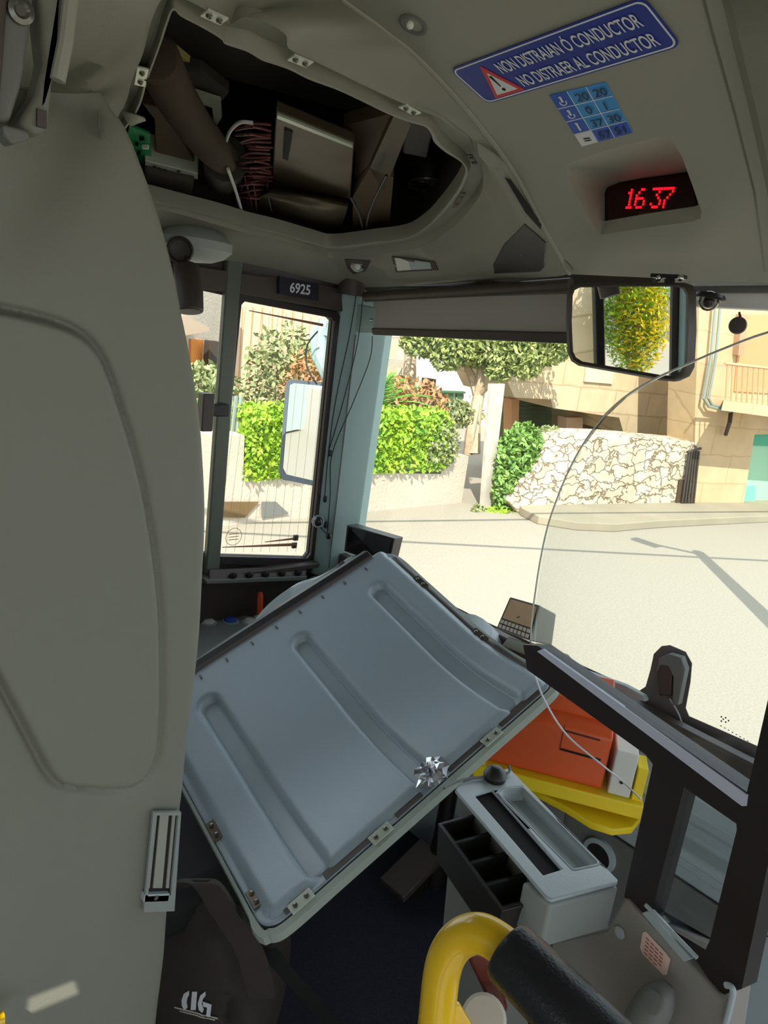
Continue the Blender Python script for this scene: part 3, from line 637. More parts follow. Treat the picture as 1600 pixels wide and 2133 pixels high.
# ------------------------------------------------------------------ left wall with window
XW = -1.65
h_a = [XP(x, y, XW) for x, y in ((497, 634), (504, 627), (683, 661), (690, 668), (642, 1150), (635, 1160), (452, 1155), (446, 1149))]
h_b = [XP(480, 618, XW), XP(433, 1150, XW), V((XW, .30, .88)), V((XW, .30, 1.60))]
wo = [V((XW, -1.2, FZ)), V((XW, 1.42, FZ)), V((XW, 1.42, 1.72)), V((XW, -1.2, 1.72))]
b = MB(); b.plate(wo, [h_a, h_b], V((-.012, 0, 0))); b.build('wall_left', 'dark', kind='structure', smooth=False)
wi = thing('window_1', XP(560, 1160, XW), None, None, kind='structure')
b = MB(); b.plate([p+V((.004, 0, 0)) for p in [XP(x, y, XW) for x, y in ((484, 618), (492, 610), (694, 648), (704, 660), (652, 1168), (640, 1178), (440, 1172), (434, 1160))]], [[p+V((.004, 0, 0)) for p in h_a]], V((.012, 0, 0))); b.build('window_frame', M['framem'], wi, bevel=.002)
b = MB(); b.box((XW-.008, .78, 1.22), .003, 1.1, .9); b.build('pane', 'glass', wi, smooth=False)
for k in range(11):
    f_ = k/10
    x_t = 512+f_*170; x_b = 452+f_*182
    q = MB(); q.tube([XP(x_t, 640+f_*25, XW-.005), XP((x_t+x_b)/2+2, 900, XW-.005), XP(x_b, 1150, XW-.005)], .0004, 4); q.build('heating_wire', 'brass', wi)
b = MB(); b.box(XP(462, 880, XW+.012), .02, .040, .80); b.build('window_bar', mat('bar_green_grey', (92, 98, 84), .4), wi, bevel=.004)
# printed round mark
b = MB(); c_ = XP(487, 1118, XW-.005); b.tube([c_+V((0, math.cos(a)*.024, math.sin(a)*.024)) for a in [i*math.pi/10 for i in range(20)]], .0008, 5, loop=True)
for dz_ in (.008, 0, -.008): b.box(c_+V((0, 0, dz_)), .0006, .03, .002)
b.build('approval_mark', mat('mark_yellow', (200, 170, 80), .6), wi)
# header over the side window with fleet number
b = MB(); b.prism([XP(x, y, XW+.02) for x, y in ((360, 545), (710, 600), (716, 650), (360, 590))], (-.03, 0, 0)); b.build('trim_7', 'dark', kind='structure', bevel=.004)
pl_ = [XP(x, y, XW+.032) for x, y in ((582, 575), (664, 592), (664, 627), (582, 612))]
t = thing('number_plate', (pl_[0]+pl_[2])/2, 'black plate reading 6925 above the side window', 'plate')
b = MB(); b.prism(pl_, (-.010, 0, 0)); b.build('plate', mat('plate_navy', (26, 26, 46), .5), t)
oo = XP(603, 609, XW+.033); xx_ = (XP(645, 616, XW+.033)-oo)
text_mb('6925', oo, V((0, 1, 0)), V((0, 0, 1)), width=xx_.length, height=(XP(603, 586, XW+.033)-oo).length*.95, n=V((1, 0, 0)), bold=.02).build('number', 'txtw', t)
# sill with row of pockets
b = MB(); b.prism([V((XW, y, z)) for y, z in ((.3, .865), (1.27, .845), (1.27, .83), (.3, .845))], (.045, 0, 0)); b.build('trim_8', 'dark', kind='structure', bevel=.003)
t = thing('defrost_strip', XP(540, 1200, XW+.05), 'dark moulded strip of five pockets under the side window', 'vent strip')
b = MB(); s0, s1 = XP(436, 1185, XW+.03), XP(640, 1178, XW+.03); s2, s3 = XP(638, 1198, XW+.055), XP(436, 1208, XW+.055); b.prism([s0, s1, s2, s3], (-.02, 0, -.03)); b.build('strip', 'dark', t, bevel=.003)
for k in range(5):
    q = MB(); q.ball(XP(486+k*34, 1199-k*1.5, XW+.052), .012, (.7, 1, .7)); q.build('pocket', 'blackm', t)
b = MB(); b.prism([XP(430, 1209, XW+.06), XP(640, 1200, XW+.06), XP(640, 1209, XW+.06), XP(430, 1217, XW+.06)], (-.02, 0, 0)); b.build('ledge', 'greyd', t, bevel=.002)
# small hooks, clamp, dark blind end at the left
b = MB(); b.ball(P(388, 605, 1.45), .05, (.55, .6, 1.0)); 
b = MB(); b.tube([P(384, 490, 1.58), P(390, 560, 1.47), P(390, 562, 1.46), P(394, 600, 1.45), P(396, 650, 1.45)], [.004, .004, .026, .027, .026], 16); b.build('blind_cassette', 'dark', label='dark rounded blind cassette hanging left of the side window', cat='blind', bevel=.004)
t = thing('window_clamp', XP(450, 860, XW+.03), 'black clamp gripping the bar of the side window', 'clamp')
b = MB(); b.box(XP(452, 853, XW+.035), .03, .055, .03); b.build('jaw', 'black', t, bevel=.003)
b = MB(); b.box(XP(428, 858, XW+.06), .03, .03, .09); b.build('body', 'dark', t, bevel=.003)

# outside: mirror, rods, looped cable
em = P(622, 900, 2.75); en = V((.30, -.95, .02)).normalized()
def EP(x, y, e=0): return WP(x, y, em+en*e, en)
t = thing('wing_mirror', EP(640, 1010), 'large outside mirror seen through the driver side window', 'mirror')
eo = [(595, 800), (603, 790), (680, 797), (720, 800), (690, 1020), (610, 1003), (590, 1000), (581, 985)]
ei = [(603, 802), (612, 798), (680, 805), (706, 808), (682, 1008), (612, 992), (596, 988), (589, 975)]
b = MB(); b.rings([[EP(x, y, .004) for x, y in ei], [EP(x, y, .006) for x, y in eo], [EP(x, y, -.04) for x, y in eo]], True, False); b.poly([EP(x, y, -.04) for x, y in eo]); b.build('housing', mat('mirror_frame', (96, 108, 120), .5), t)
b = MB(); b.prism([EP(x, y, .003) for x, y in ei], -en*.003); b.build('mirror_glass', 'mirror', t, smooth=False)
b = MB(); b.tube([V((-1.70, 1.40, 1.66)), EP(700, 640, -.05), EP(690, 660, -.03), EP(680, 700, -.02)], .015, 8); b.tube([EP(690, 790, -.02), EP(668, 740, -.02), EP(664, 700, -.02), EP(680, 670, -.03)], [.03, .035, .035, .03], 10); b.build('arm', 'pillar', t)
b = MB(); b.tube(crom([EP(662, 690, .06), EP(640, 720, .06), EP(640, 765, .06), EP(660, 800, .06)], 6), .003, 6); b.build('lead', 'wireb', t)
def rod(pts, r0_, r1_, lab):
    q = MB(); q.tube(pts, [r0_, r1_], 8); o = q.build('thin_rod', mat('rod_brown', (140, 84, 56), .5) if 'rod_brown' not in bpy.data.materials else bpy.data.materials['rod_brown'], label=lab, cat='rod', group='tapered rods at the side window'); return o
rod([XP(519, 647, XW-.02), XP(672, 677, XW-.02)], .0012, .004, 'tapered brown rod along the top of the side window')
rod([XP(552, 1129, XW-.02), XP(620, 1121, XW-.02)], .0012, .004, 'shorter tapered rod near the bottom of the side window')
rod([XP(463, 1140, XW-.02), XP(616, 1134, XW-.02)], .0012, .005, 'longer tapered rod lowest in the side window')
for (x, y) in ((616, 1120), (613, 1136)):
    b = MB(); b.box(XP(x, y, XW-.02), .008, .014, .016); b.build('rod_clip', 'iron', label='dark clip holding the %s tapered rod at the window corner' % ('upper' if y < 1130 else 'lower'), cat='clip')

# ------------------------------------------------------------------ A pillar
def PLN(z): return None
Lp = V((-1.635, 1.268, 0)); Mp = V((-1.598, 1.300, 0)); Rp = YP(777, 700, 1.345); Rp.z = 0
Rb = YP(717, 1130, 1.345); Rb.z = 0
b = MB()
lo_ = [Lp+V((0, 0, .80)), Mp+V((0, 0, .80)), Rb+V((0, 0, .80)), V((Rb.x, 1.42, .80)), V((-1.66, 1.42, .80)), V((-1.66, 1.27, .80))]
hi_ = [Lp+V((0, 0, 1.66)), Mp+V((0, 0, 1.66)), Rp+V((0, 0, 1.66)), V((Rp.x, 1.42, 1.66)), V((-1.66, 1.42, 1.66)), V((-1.66, 1.27, 1.66))]
b.rings([lo_, hi_]); b.build('trim_9', 'pillar', kind='structure', bevel=.004)
b = MB(); b.tube([V((-1.60, 1.27, 1.60)), V((-1.60, 1.27, 1.68))], .035, 14); b.build('trim_10', 'dark', kind='structure')
b = MB(); q_ = [YP(x, y, 1.298) for x, y in ((735, 632), (781, 640), (778, 692), (745, 692), (733, 680))]; b.prism(q_, (0, .02, 0)); pk = b.build('pillar_bracket', 'pillar', label='pale green bracket plate at the top of the windscreen pillar', cat='bracket', bevel=.003)
q = MB(); q.ball(YP(774, 667, 1.296), .005); q.build('bolt', 'chrome', pk)
b = MB(); b.rings([[Mp+V((-.004, -.004, z)), Mp+V((.006, .002, z))] for z in (.85, 1.5)], closed=False); 
b = MB(); b.tube([Mp+V((.002, -.001, .83)), Mp+V((.002, -.001, 1.50))], .002, 6); b.build('trim_11', 'greyd', kind='structure')
def PI(x, y, e=.0): # in front of the pillar
    return WP(x, y, Mp+V((0, -.012-e, 1)), V((.5, -.86, 0)).normalized())
cable([PI(757, 604), PI(750, 680), PI(735, 760), PI(700, 890), PI(684, 940)], .0013, 'wireb', 'black cord on the windscreen pillar running from its top to the bead', 'cords on the pillar', 'cord', 'cord')
cable([PI(776, 700), PI(770, 750), PI(735, 840), PI(692, 945), PI(688, 1030), PI(682, 1110)], .0013, 'wireb', 'slanting black cord on the windscreen pillar ending at the lower hook', 'cords on the pillar', 'cord', 'cord')
cable([PI(742, 615), PI(728, 700), PI(700, 830), PI(684, 945), PI(676, 1040)], .0013, 'wireb', 'leftmost black cord on the windscreen pillar ending in a small toggle', 'cords on the pillar', 'cord', 'cord')
for (x, y, lab) in ((687, 944, 'small dark bead joining the cords halfway up the pillar'), (677, 1040, 'small black toggle on a cord above the suction cup'), (679, 1094, 'small black toggle beside the suction cup')):
    b = MB(); b.lathe(PI(x, y), (0, 0, 1), [(.003, -.009), (.005, -.006), (.005, .006), (.003, .009)], 10); b.build('cord_toggle', 'black', label=lab, cat='toggle')
sc = PI(663, 1086, .01); t = thing('suction_cup', sc, 'round dark suction cup with pale ring low on the windscreen pillar', 'suction cup')
nrm = (CAM-sc).normalized()
b = MB(); b.lathe(sc, nrm, [(.019, -.004), (.018, .0), (.008, .006)], 20); b.build('ring', 'greyl', t)
b = MB(); b.ball(sc+nrm*.008, .014); b.build('cup', 'cup', t)
b = MB(); b.tube([sc+V((0, 0, -.01)), PI(683, 1115, .01)], .0015, 6); b.build('string', 'black', t)
b = MB(); b.ball(PI(685, 1117, .01), .009); b.build('hook', 'black', t)

# ------------------------------------------------------------------ dashboard
b = MB()
prof = [(1.40, .800), (1.29, .800), (1.255, .795), (1.24, .775), (1.24, .755), (1.255, .748), (1.255, .72), (1.22, .712), (1.215, .70), (1.215, .66), (1.235, .655), (1.235, FZ), (1.40, FZ)]
b.prism([V((-1.63, y, z)) for y, z in prof], (2.4, 0, 0)); dash = b.build('dashboard', M['greyl'], label='grey dashboard running under the windscreen', cat='dashboard', bevel=.006)
q = MB(); q.prism([V((-.75, 1.231, z)) for z in (.648, .652)]+[V((-.75, 1.24, .652)), V((-.75, 1.24, .648))], (1.5, 0, 0)); q.build('seam', 'black', dash)
for z_, h_ in ((.778, .018), (.700, .014)):
    q = MB(); q.box((-.42, 1.24 if z_ > .75 else 1.214, z_-h_/2), 1.2, .006, h_); q.build('trim_strip', 'greyl', dash, bevel=.002)
q = MB(); q.prism([V((-.9, 1.229, .30)), V((-.9, 1.229, .645)), V((-.9, 1.25, .645)), V((-.9, 1.25, .30))], (.62, 0, 0)); q.build('front_panel', 'greyd', dash, bevel=.003)
c_ = YP(1434, 1816, 1.225)
q = MB(); q.lathe(c_, (0, -1, 0), [(.008, -.01), (.008, .002), (.003, .004)], 16); q.build('screw', 'white', dash)
c_ = YP(1248, 1782, 1.225)
q = MB(); q.lathe(c_, (0, -1, 0), [(.035, -.01), (.035, .004), (.026, .006), (.026, -.004)], 24); q.build('air_outlet', 'greyl', dash)
q = MB(); q.lathe(c_, (0, -1, 0), [(.025, -.01), (.025, .0045)], 24); q.build('air_outlet_bore', 'blackm', dash)
# windscreen base strips
b = MB(); b.box((-.5, 1.345, .835), 2.2, .03, .07); b.build('trim_12', 'dark', kind='structure', bevel=.006)
b = MB(); b.prism([YP(x, y, 1.325) for x, y in ((1180, 1385), (1300, 1428), (1340, 1450), (1345, 1462), (1300, 1455), (1180, 1405))], (0, .015, 0)); b.build('wiper_cover', 'greyl', label='light grey strip on the dashboard edge below the windscreen', cat='strip', bevel=.002)
# side console with buttons, left of the seat
zc = .70
b = MB(); q_ = [ZP(x, y, zc) for x, y in ((380, 1268), (436, 1270), (540, 1285), (640, 1290), (640, 1420), (380, 1420))]; b.prism(q_, (0, 0, -.38)); sc_ = b.build('side_console', 'grey', label='grey driver side console with round buttons under the side window', cat='console', bevel=.006)
for (x, y, m_, nm) in ((434, 1297, 'white', 'knob'), (480, 1294, 'bluebtn', 'button'), (520, 1296, 'white', 'knob')):
    q = MB(); q.lathe(ZP(x, y, zc), (0, 0, 1), [(.018, -.004), (.018, .004), (.014, .006), (.012, .010), (.004, .011)], 20); q.build(nm, m_, sc_)
    q = MB(); q.lathe(ZP(x, y, zc), (0, 0, 1), [(.023, -.004), (.023, .002), (.019, .003)], 20); q.build('button_ring', 'greyl', sc_)
lv = ZP(541, 1292, zc)
t = thing('hand_brake_lever', lv, 'upright orange red lever on the driver side console', 'lever')
dl = (lv-CAM).dot(FWD)
b = MB(); b.tube([lv, P(541, 1275, dl), P(542, 1240, dl), P(542, 1233, dl)], [.0075, .0085, .009, .006], 12); b.build('handle', 'orange', t)
b = MB(); b.lathe(lv, (0, 0, 1), [(.018, 0), (.018, .01), (.010, .016)], 16); b.build('collar', 'white', t)
# instrument cowl
b = MB(); rows = []
arc = crom([P(535, 1310, 1.76), P(552, 1280, 1.80), P(580, 1248, 1.84), (P(620, 1218, 1.88)), P(662, 1204, 1.92), P(700, 1184, 1.96), P(735, 1160, 2.0), P(775, 1160, 2.0)], 5)
for i, p in enumerate(arc):
    rows.append([p+V((0, 0, -.20)), p+V((0, -.01, -.03)), p, p+V((.012, -.03, -.004)), p+V((.06, -.08, -.04)), p+V((.09, -.10, -.16))])
b.rings(rows, closed=False); b.build('instrument_cowl', 'greyl', label='pale curved instrument cowl rising behind the black bar of the cover', cat='cowl', solid=.004)
b = MB(); b.tube(crom([P(668, 1222, 1.90), P(695, 1195, 1.92), P(715, 1172, 1.95)], 4), .006, 8); b.build('cable_loop', 'black', label='black cable loop between the cowl and the windscreen pillar', cat='cable')
# dash monitors
def obox(name, tl, tr, br, bl, depthv, m_, parent, bevel=.003):
    return MB().prism([tl, tr, br, bl], depthv).build(name, m_, parent, bevel=bevel)
t = thing('dash_monitor', P(770, 1160, 2.0), 'dark boxy monitor on the dashboard at the pillar foot', 'monitor')
tl, tr_, br_, bl_ = P(722, 1093, 2.0), P(822, 1122, 1.93), P(808, 1180, 1.94), P(716, 1148, 2.01)
nv = (tr_-tl).cross(bl_-tl).normalized(); nv = nv if nv.dot(FWD) > 0 else -nv
obox('case', tl, tr_, br_, bl_, nv*.05, 'black', t)
tl, tr_, br_, bl_ = [p-nv*.0015 for p in (tl.lerp(br_, .05), tr_.lerp(bl_, .05), br_.lerp(tl, .05), bl_.lerp(tr_, .05))]
obox('screen', tl, tr_, br_, bl_, nv*.001, mat('glossy_black', (20, 18, 20), .05, coat=1), t, 0)
b = MB(); b.box(P(762, 1175, 2.0), .05, .04, .05); b.build('foot', 'dark', t, bevel=.003)
t = thing('ticket_display', P(1080, 1340, 1.55), 'small beige screen terminal with two rows of keys on the dashboard', 'display')
k_ = 1.52
tl, tr_, br_, bl_ = P(1062, 1243, k_), P(1125, 1261, k_*.97), P(1106, 1336, k_*.96), P(1033, 1309, k_*.99)
nv = (tr_-tl).cross(bl_-tl).normalized(); nv = nv if nv.dot(FWD) > 0 else -nv
bk = [P(1090, 1258, k_+.07), P(1159, 1279, k_+.045), P(1150, 1345, k_+.04), P(1075, 1320, k_+.06)]
b = MB(); b.rings([[tl, tr_, br_, bl_], bk]); b.build('case', 'silverp', t, bevel=.003)
def bil(u, v, e): return tl*(1-u)*(1-v)+tr_*u*(1-v)+br_*u*v+bl_*(1-u)*v-nv*e
b = MB(); b.prism([bil(.03, .03, .001), bil(.97, .03, .001), bil(.97, .97, .001), bil(.03, .97, .001)], nv*.001); b.build('front', 'dark', t, smooth=False)
b = MB(); b.prism([bil(.07, .06, .002), bil(.93, .06, .002), bil(.93, .66, .002), bil(.07, .66, .002)], nv*.001); b.build('screen', 'screen', t, smooth=False)
for r_ in range(2):
    for c_ in range(8):
        u = .07+c_*.11; v = .71+r_*.14
        q = MB(); q.prism([bil(u, v, .004), bil(u+.08, v, .004), bil(u+.08, v+.10, .004), bil(u, v+.10, .004)], nv*.003); q.build('key', 'keys', t, smooth=False)
b = MB(); b.rings([[P(1060, 1325, 1.50), P(1110, 1345, 1.48), P(1125, 1360, 1.53), P(1075, 1340, 1.56)], [P(1045, 1345, 1.50), P(1120, 1375, 1.48), P(1160, 1385, 1.55), P(1070, 1350, 1.60)]]); b.build('stand', 'silverp', t, bevel=.003)
b = MB(); rows = []
for f_ in range(9):
    a = f_/8*math.pi
    rows.append([P(930+120*(f_/8)+0, 1290+60*(f_/8)-38*math.sin(a*.9), 1.75), P(930+120*(f_/8), 1330+60*(f_/8), 1.70), P(930+130*(f_/8), 1380+60*(f_/8), 1.60)])
b.rings(rows, closed=False); b.build('dash_cover', 'greyl', label='pale rounded dashboard top between the cover and the small screen', cat='dash cover', solid=.004)
# perforated pad right of display
b = MB(); b.prism([P(1150, 1352, 1.45), P(1185, 1362, 1.45), P(1215, 1400, 1.42), P(1185, 1392, 1.40)], V((0, 0, -.02))); b.build('speaker_pad', 'silverp', label='small grey speaker pad right of the beige screen', cat='speaker', bevel=.003)

# ------------------------------------------------------------------ the removed hatch cover
A = V((-1.167, 1.123, 1.021)); B = V((-.655, 1.073, .958)); D = V((-1.198, .571, .755))
ca = A-D; cb = B-A; cn = cb.cross(ca).normalized(); cn = cn if cn.z > 0 else -cn
def smooth(x): x = max(0, min(1, x)); return x*x*(3-2*x)
def sag(u):
    c, h, w_ = .66, .042, .17
    f = lambda x: -h*x/c if x < c else -h*(1-(x-c)/(1-c))
    if abs(u-c) < w_:
        t_ = (u-c+w_)/(2*w_); return f(c-w_)*(1-t_)**2+2*t_*(1-t_)*(-h)+f(c+w_)*t_**2
    return f(u)
def CV(s, u, e=0): return D+ca*s+cb*u+cn*(sag(u)+e)
GR = [(.14, .215), (.50, .575), (.84, .918)]
def groove(s, u):
    h = 0
    for a_, b_ in GR:
        c_ = (a_+b_)/2; hw = (b_-a_)/2
        u0_, u1_ = .085, .94
        # rounded capsule distance
        L_ = .613; Wd = .517
        du = 0 if u0_+hw < u < u1_-.02 else ((u0_+hw-u)*Wd/L_*1.0 if u <= u0_+hw else (u-(u1_-.02))*Wd/L_)
        d_ = math.hypot(s-c_, max(0, du))
        h -= .0155*(1-smooth((d_-hw*.72)/(hw*.5)))
    return h
def rimh(s, u):
    # falls to the mounting flange near three sides
    m_ = min((s-.0)/.05, (1.0-s)/.05, (1.0-u)/.05)
    return -.010*(1-smooth(m_*1.6-.5))
cov = thing('hatch_cover', CV(.5, .5), 'large blue grey ribbed hatch cover lying loose across the driver seat area', 'hatch cover')
b = MB(); ns, nu = 190, 130; grid = []
SMAX = 1.035
for i in range(nu+1):
    u = -.06+i/nu*1.05; row = []
    for j in range(ns+1):
        s = -.0+j/ns*SMAX
        # round the three free corners
        row.append(CV(s, u, groove(s, u)+rimh(s/SMAX, min(u, 1))))
    grid.append(row)
# rounded corners by pulling outer verts in
def cornerpull(s, u):
    for (sc0, uc0, ds, du) in ((0, .99, 1, -1), (SMAX, .99, -1, -1), (SMAX, -.06, -1, 1)):
        r_s, r_u = .055, .065
        a_ = (sc0+ds*r_s-s)*ds/r_s; c_ = (uc0+du*r_u-u)*du/r_u
        if a_ > 0 and c_ > 0:
            l = math.hypot(a_, c_); mx_ = max(a_, c_)
            if l > 0: k = mx_/l; return (sc0+ds*r_s*(1-a_*k), uc0+du*r_u*(1-c_*k))
    return s, u
grid = []
for i in range(nu+1):
    u = -.06+i/nu*1.05; row = []
    for j in range(ns+1):
        s = j/ns*SMAX
        s2, u2 = cornerpull(s, u)
        row.append(CV(s2, u2, groove(s, u)+rimh(s/SMAX, u/.99)))
    grid.append(row)
b.rings(grid, closed=False); b.build('shell', 'cover', cov, solid=-.006, ang=80)
# edge lip along the outer border
edge = [(0, .30), (0, .6), (0, .93), (.015, .975), (.055, .993), (.2, .993), (.4, .993), (.6, .993), (.8, .993), (.97, .993), (1.015, .98), (SMAX, .93), (SMAX, .7), (SMAX, .45), (SMAX, .2), (SMAX, .03), (1.015, -.03), (.97, -.058)]
ep = crom([V((s, u, 0)) for s, u in edge], 6)
b = MB(); rows = []
for i, e_ in enumerate(ep):
    s, u = e_.x, e_.y; q0 = ep[max(i-1, 0)]; q1 = ep[min(i+1, len(ep)-1)]; t_ = q1-q0
    td = (ca*t_.x+cb*t_.y).normalized(); ou = td.cross(cn).normalized()
    if ou.dot(ca*(s-.5)+cb*(u-.45)) < 0: ou = -ou
    p = CV(s, u, -.010)
    hl = .011 if u > .9 else .006
    rows.append([p, p+cn*.004+ou*.002, p+cn*.003+ou*hl, p-cn*.012+ou*(hl+.002), p-cn*.014+ou*.002])
b.rings([[r[k] for r in rows] for k in range(5)], closed=False); b.build('edge_lip', 'coveredge', cov, solid=.001)
# dark gasket channel beside the lip
for (s0_, s1_) in ((.06, .10), (.18, .34), (.41, .50), (.60, .74), (.80, .97)):
    q = MB(); q.prism([CV(s0_, .958, -.003), CV(s1_, .958, -.003), CV(s1_, .986, -.0045), CV(s0_, .986, -.0045)], cn*.002); q.build('gasket', 'dark', cov, smooth=False)
b = MB(); rows = [[CV(SMAX-.022, u, -.004), CV(SMAX-.004, u, -.005)] for u in [x*.05 for x in range(0, 19)]]; b.rings(rows, closed=False); b.build('gasket', 'dark', cov, solid=.002)
# hinge bar
b = MB()
bx = []
prof = [(-.128, -.016), (-.124, .008), (-.09, .018), (-.055, .014), (-.046, .008), (-.015, .006), (.004, .002), (.004, -.016)]
b.rings([[D+ca*s+cb*uu+cn*ee for uu, ee in prof] for s in (-.02, .25, .5, .75, .955)]); b.build('hinge_bar', 'black', cov, bevel=.002)
b = MB(); b.rings([[D+ca*s+cb*uu+cn*ee for uu, ee in ((-.058, .015), (-.050, .014), (-.046, .008))] for s in (0, .95)]); b.build('hinge_bar_ridge', 'dark', cov)
for k in range(9):
    q = MB(); s = .10+k*.10; q.box(D+ca*s+cb*(-.015)+cn*.007, .004, .010, .003, (ca.normalized(), cb.normalized(), cn)); q.build('bar_tab', 'dark', cov)
# clips
for (s, u, al) in ((.105, .985, 'a'), (.352, .99, 'a'), (.755, .99, 'a'), (.012, .55, 'b'), (.018, .86, 'b'), (SMAX-.015, .20, 'b'), (SMAX-.015, .58, 'b')):
    p = CV(s, u, -.002); d1 = ca.normalized() if al == 'a' else (CV(s, u+.02)-CV(s, u-.02)).normalized(); d2 = cn.cross(d1).normalized()
    q = MB(); q.box(p, .040, .017, .003, (d1, d2, cn)); cl = q.build('clip', 'zinc' if al == 'a' else 'steel', cov, bevel=.0008)
    for sg_ in (-.010, .010):
        q = MB(); q.lathe(p+d1*sg_+cn*.0015, cn, [(.004, 0), (.004, .002), (.0015, .0035)], 10); q.build('rivet', 'screw', cl)
# marks pressed in the grooves
for a_, b_ in GR:
    for u in (.28, .5, .66, .80, .88):
        q = MB(); c_ = CV((a_+b_)/2, u, -.0138); q.box(c_, .020, .0012, .0008, (ca.normalized(), cb.normalized(), cn)); q.build('mould_mark', 'black', cov)
# crumpled tape
b = MB(); random.seed(3); c_ = CV(.55, .955, .012); rr = []
nn_ = 16
for i in range(11):
    th = math.pi*i/10; row = []
    for k in range(nn_):
        ph = 2*math.pi*k/nn_; rad = .019*(1+.55*random.uniform(-1, 1))
        row.append(c_+ca.normalized()*(rad*math.sin(th)*math.cos(ph)*1.25)+cb.normalized()*(rad*math.sin(th)*math.sin(ph)*1.1)+cn*(rad*math.cos(th)*.7))
    rr.append(row)
b.rings(rr); b.build('crumpled_tape', 'foil', cov, smooth=False, label='crumpled silver tape on the lower edge')

# ------------------------------------------------------------------ partition behind the driver
PXV = -.60
sil = T2([(239, 186), (255, 225), (275, 262), (300, 330), (325, 400), (350, 480), (370, 560), (386, 640), (402, 720), (416, 800), (427, 880), (433, 960), (437, 1050), (436, 1130), (432, 1200), (427, 1300), (420, 1380), (412, 1450), (400, 1540), (388, 1660), (384, 1692), (372, 1800), (358, 1895), (350, 2000), (334, 2133), (325, 2250), (300, 2600), (270, 3100), (240, 3600)])
sil = crom(sil, 18)
emb = crom(T2([(-60, 640), (0, 648), (90, 668), (150, 690), (190, 722), (215, 765), (245, 850), (275, 950), (298, 1050), (318, 1180), (328, 1300), (330, 1450), (325, 1550), (312, 1598), (285, 1630), (240, 1640), (140, 1632), (105, 1608), (80, 1565), (30, 1470), (-60, 1300)]), 5, False)
def pdist(x, y):
    best = 1e9; inside = False; p = emb
    for i in range(len(p)-1):
        a_, c_ = p[i], p[i+1]; dx_, dy_ = c_.x-a_.x, c_.y-a_.y; t_ = max(0, min(1, ((x-a_.x)*dx_+(y-a_.y)*dy_)/(dx_*dx_+dy_*dy_+1e-9)))
        best = min(best, math.hypot(x-a_.x-dx_*t_, y-a_.y-dy_*t_))
    n_ = len(p); j = n_-1
    for i in range(n_):
        if (p[i].y > y) != (p[j].y > y) and x < (p[j].x-p[i].x)*(y-p[i].y)/(p[j].y-p[i].y)+p[i].x: inside = not inside
        j = i
    return -best if inside else best
def relief(x, y):
    d_ = pdist(x, y); h = .009*(1-smooth((d_+11)/22))       # field stands slightly proud, with a soft step
    h -= .005*math.exp(-((d_-6)/9)**2)
    # soft flute at the upper left
    xl = 150-(y-250)*.42
    h -= .022*smooth((640-y)/420)*math.exp(-((x-xl)/95)**2)
    return h
b = MB(); rows = []
for p in sil:
    x1 = p.x; row = []
    for j in range(120):
        f_ = j/119; x = -160+(x1+160)*f_; y = p.y
        q_ = XP(x, y, PXV)
        e_ = (x1-x); roundoff = -.012*math.exp(-e_/7)
        row.append(q_+V((relief(x, y)+roundoff, 0, 0)))
    row.append(row[-1]+V((-.02, .006, 0)))
    rows.append(row)
b.rings(rows, closed=False); b.build('wall_rear', 'part', kind='structure', solid=-.01, ang=80)
b = MB(); b.box((-.632, -.42, 1.05), .03, 1.0, 1.9); b.build('wall_rear', 'part', kind='structure')
# ledge/mouldings at the top left
b = MB(); b.prism([XP(x, y, -.57) for x, y in ((-60, -60), (72, -60), (70, 30), (45, 180), (22, 255), (-60, 250))], (-.02, 0, 0)); 
t = b.build('side_duct', M['greyd'], label='dark grey duct edge at the upper left corner of the photo', cat='duct', bevel=.004)
q = MB(); q.lathe(XP(43, 23, -.568), (1, 0, 0), [(.008, -.002), (.008, .002), (.005, .003), (.003, .001)], 18); q.build('screw', 'screw', t)
q = MB(); q.prism([XP(x, y, -.565) for x, y in ((-60, -60), (22, -60), (10, 100), (-2, 250), (-60, 250))], (-.01, 0, 0)); q.build('inner_fold', 'dark', t, bevel=.003)
b = MB(); b.prism([XP(x, y, -.575) for x, y in ((74, -60), (150, -60), (128, 80), (112, 180), (105, 250), (95, 275), (80, 288), (35, 262), (75, 200), (95, 130))], (-.03, 0, 0)); t = b.build('pillar_moulding', 'part', label='beige grey moulding strip beside the dark duct edge', cat='moulding', bevel=.006)
q = MB(); q.box(XP(86, 247, -.573), .003, .006, .011); q.build('rubber_stop', 'dark', t)
b = MB(); b.tube([XP(152, -50, -.572), XP(136, 90, -.572), XP(120, 168, -.572)], .005, 10); b.build('trim_13', 'ceil', kind='structure')
b = MB(); b.prism([XP(x, y, -.565) for x, y in ((5, 258), (60, 272), (65, 290), (25, 302), (8, 280))], (-.02, 0, 0)); b.build('corner_bracket', M['greyd'], label='small wedge bracket at the foot of the upper left moulding', cat='bracket', bevel=.002)

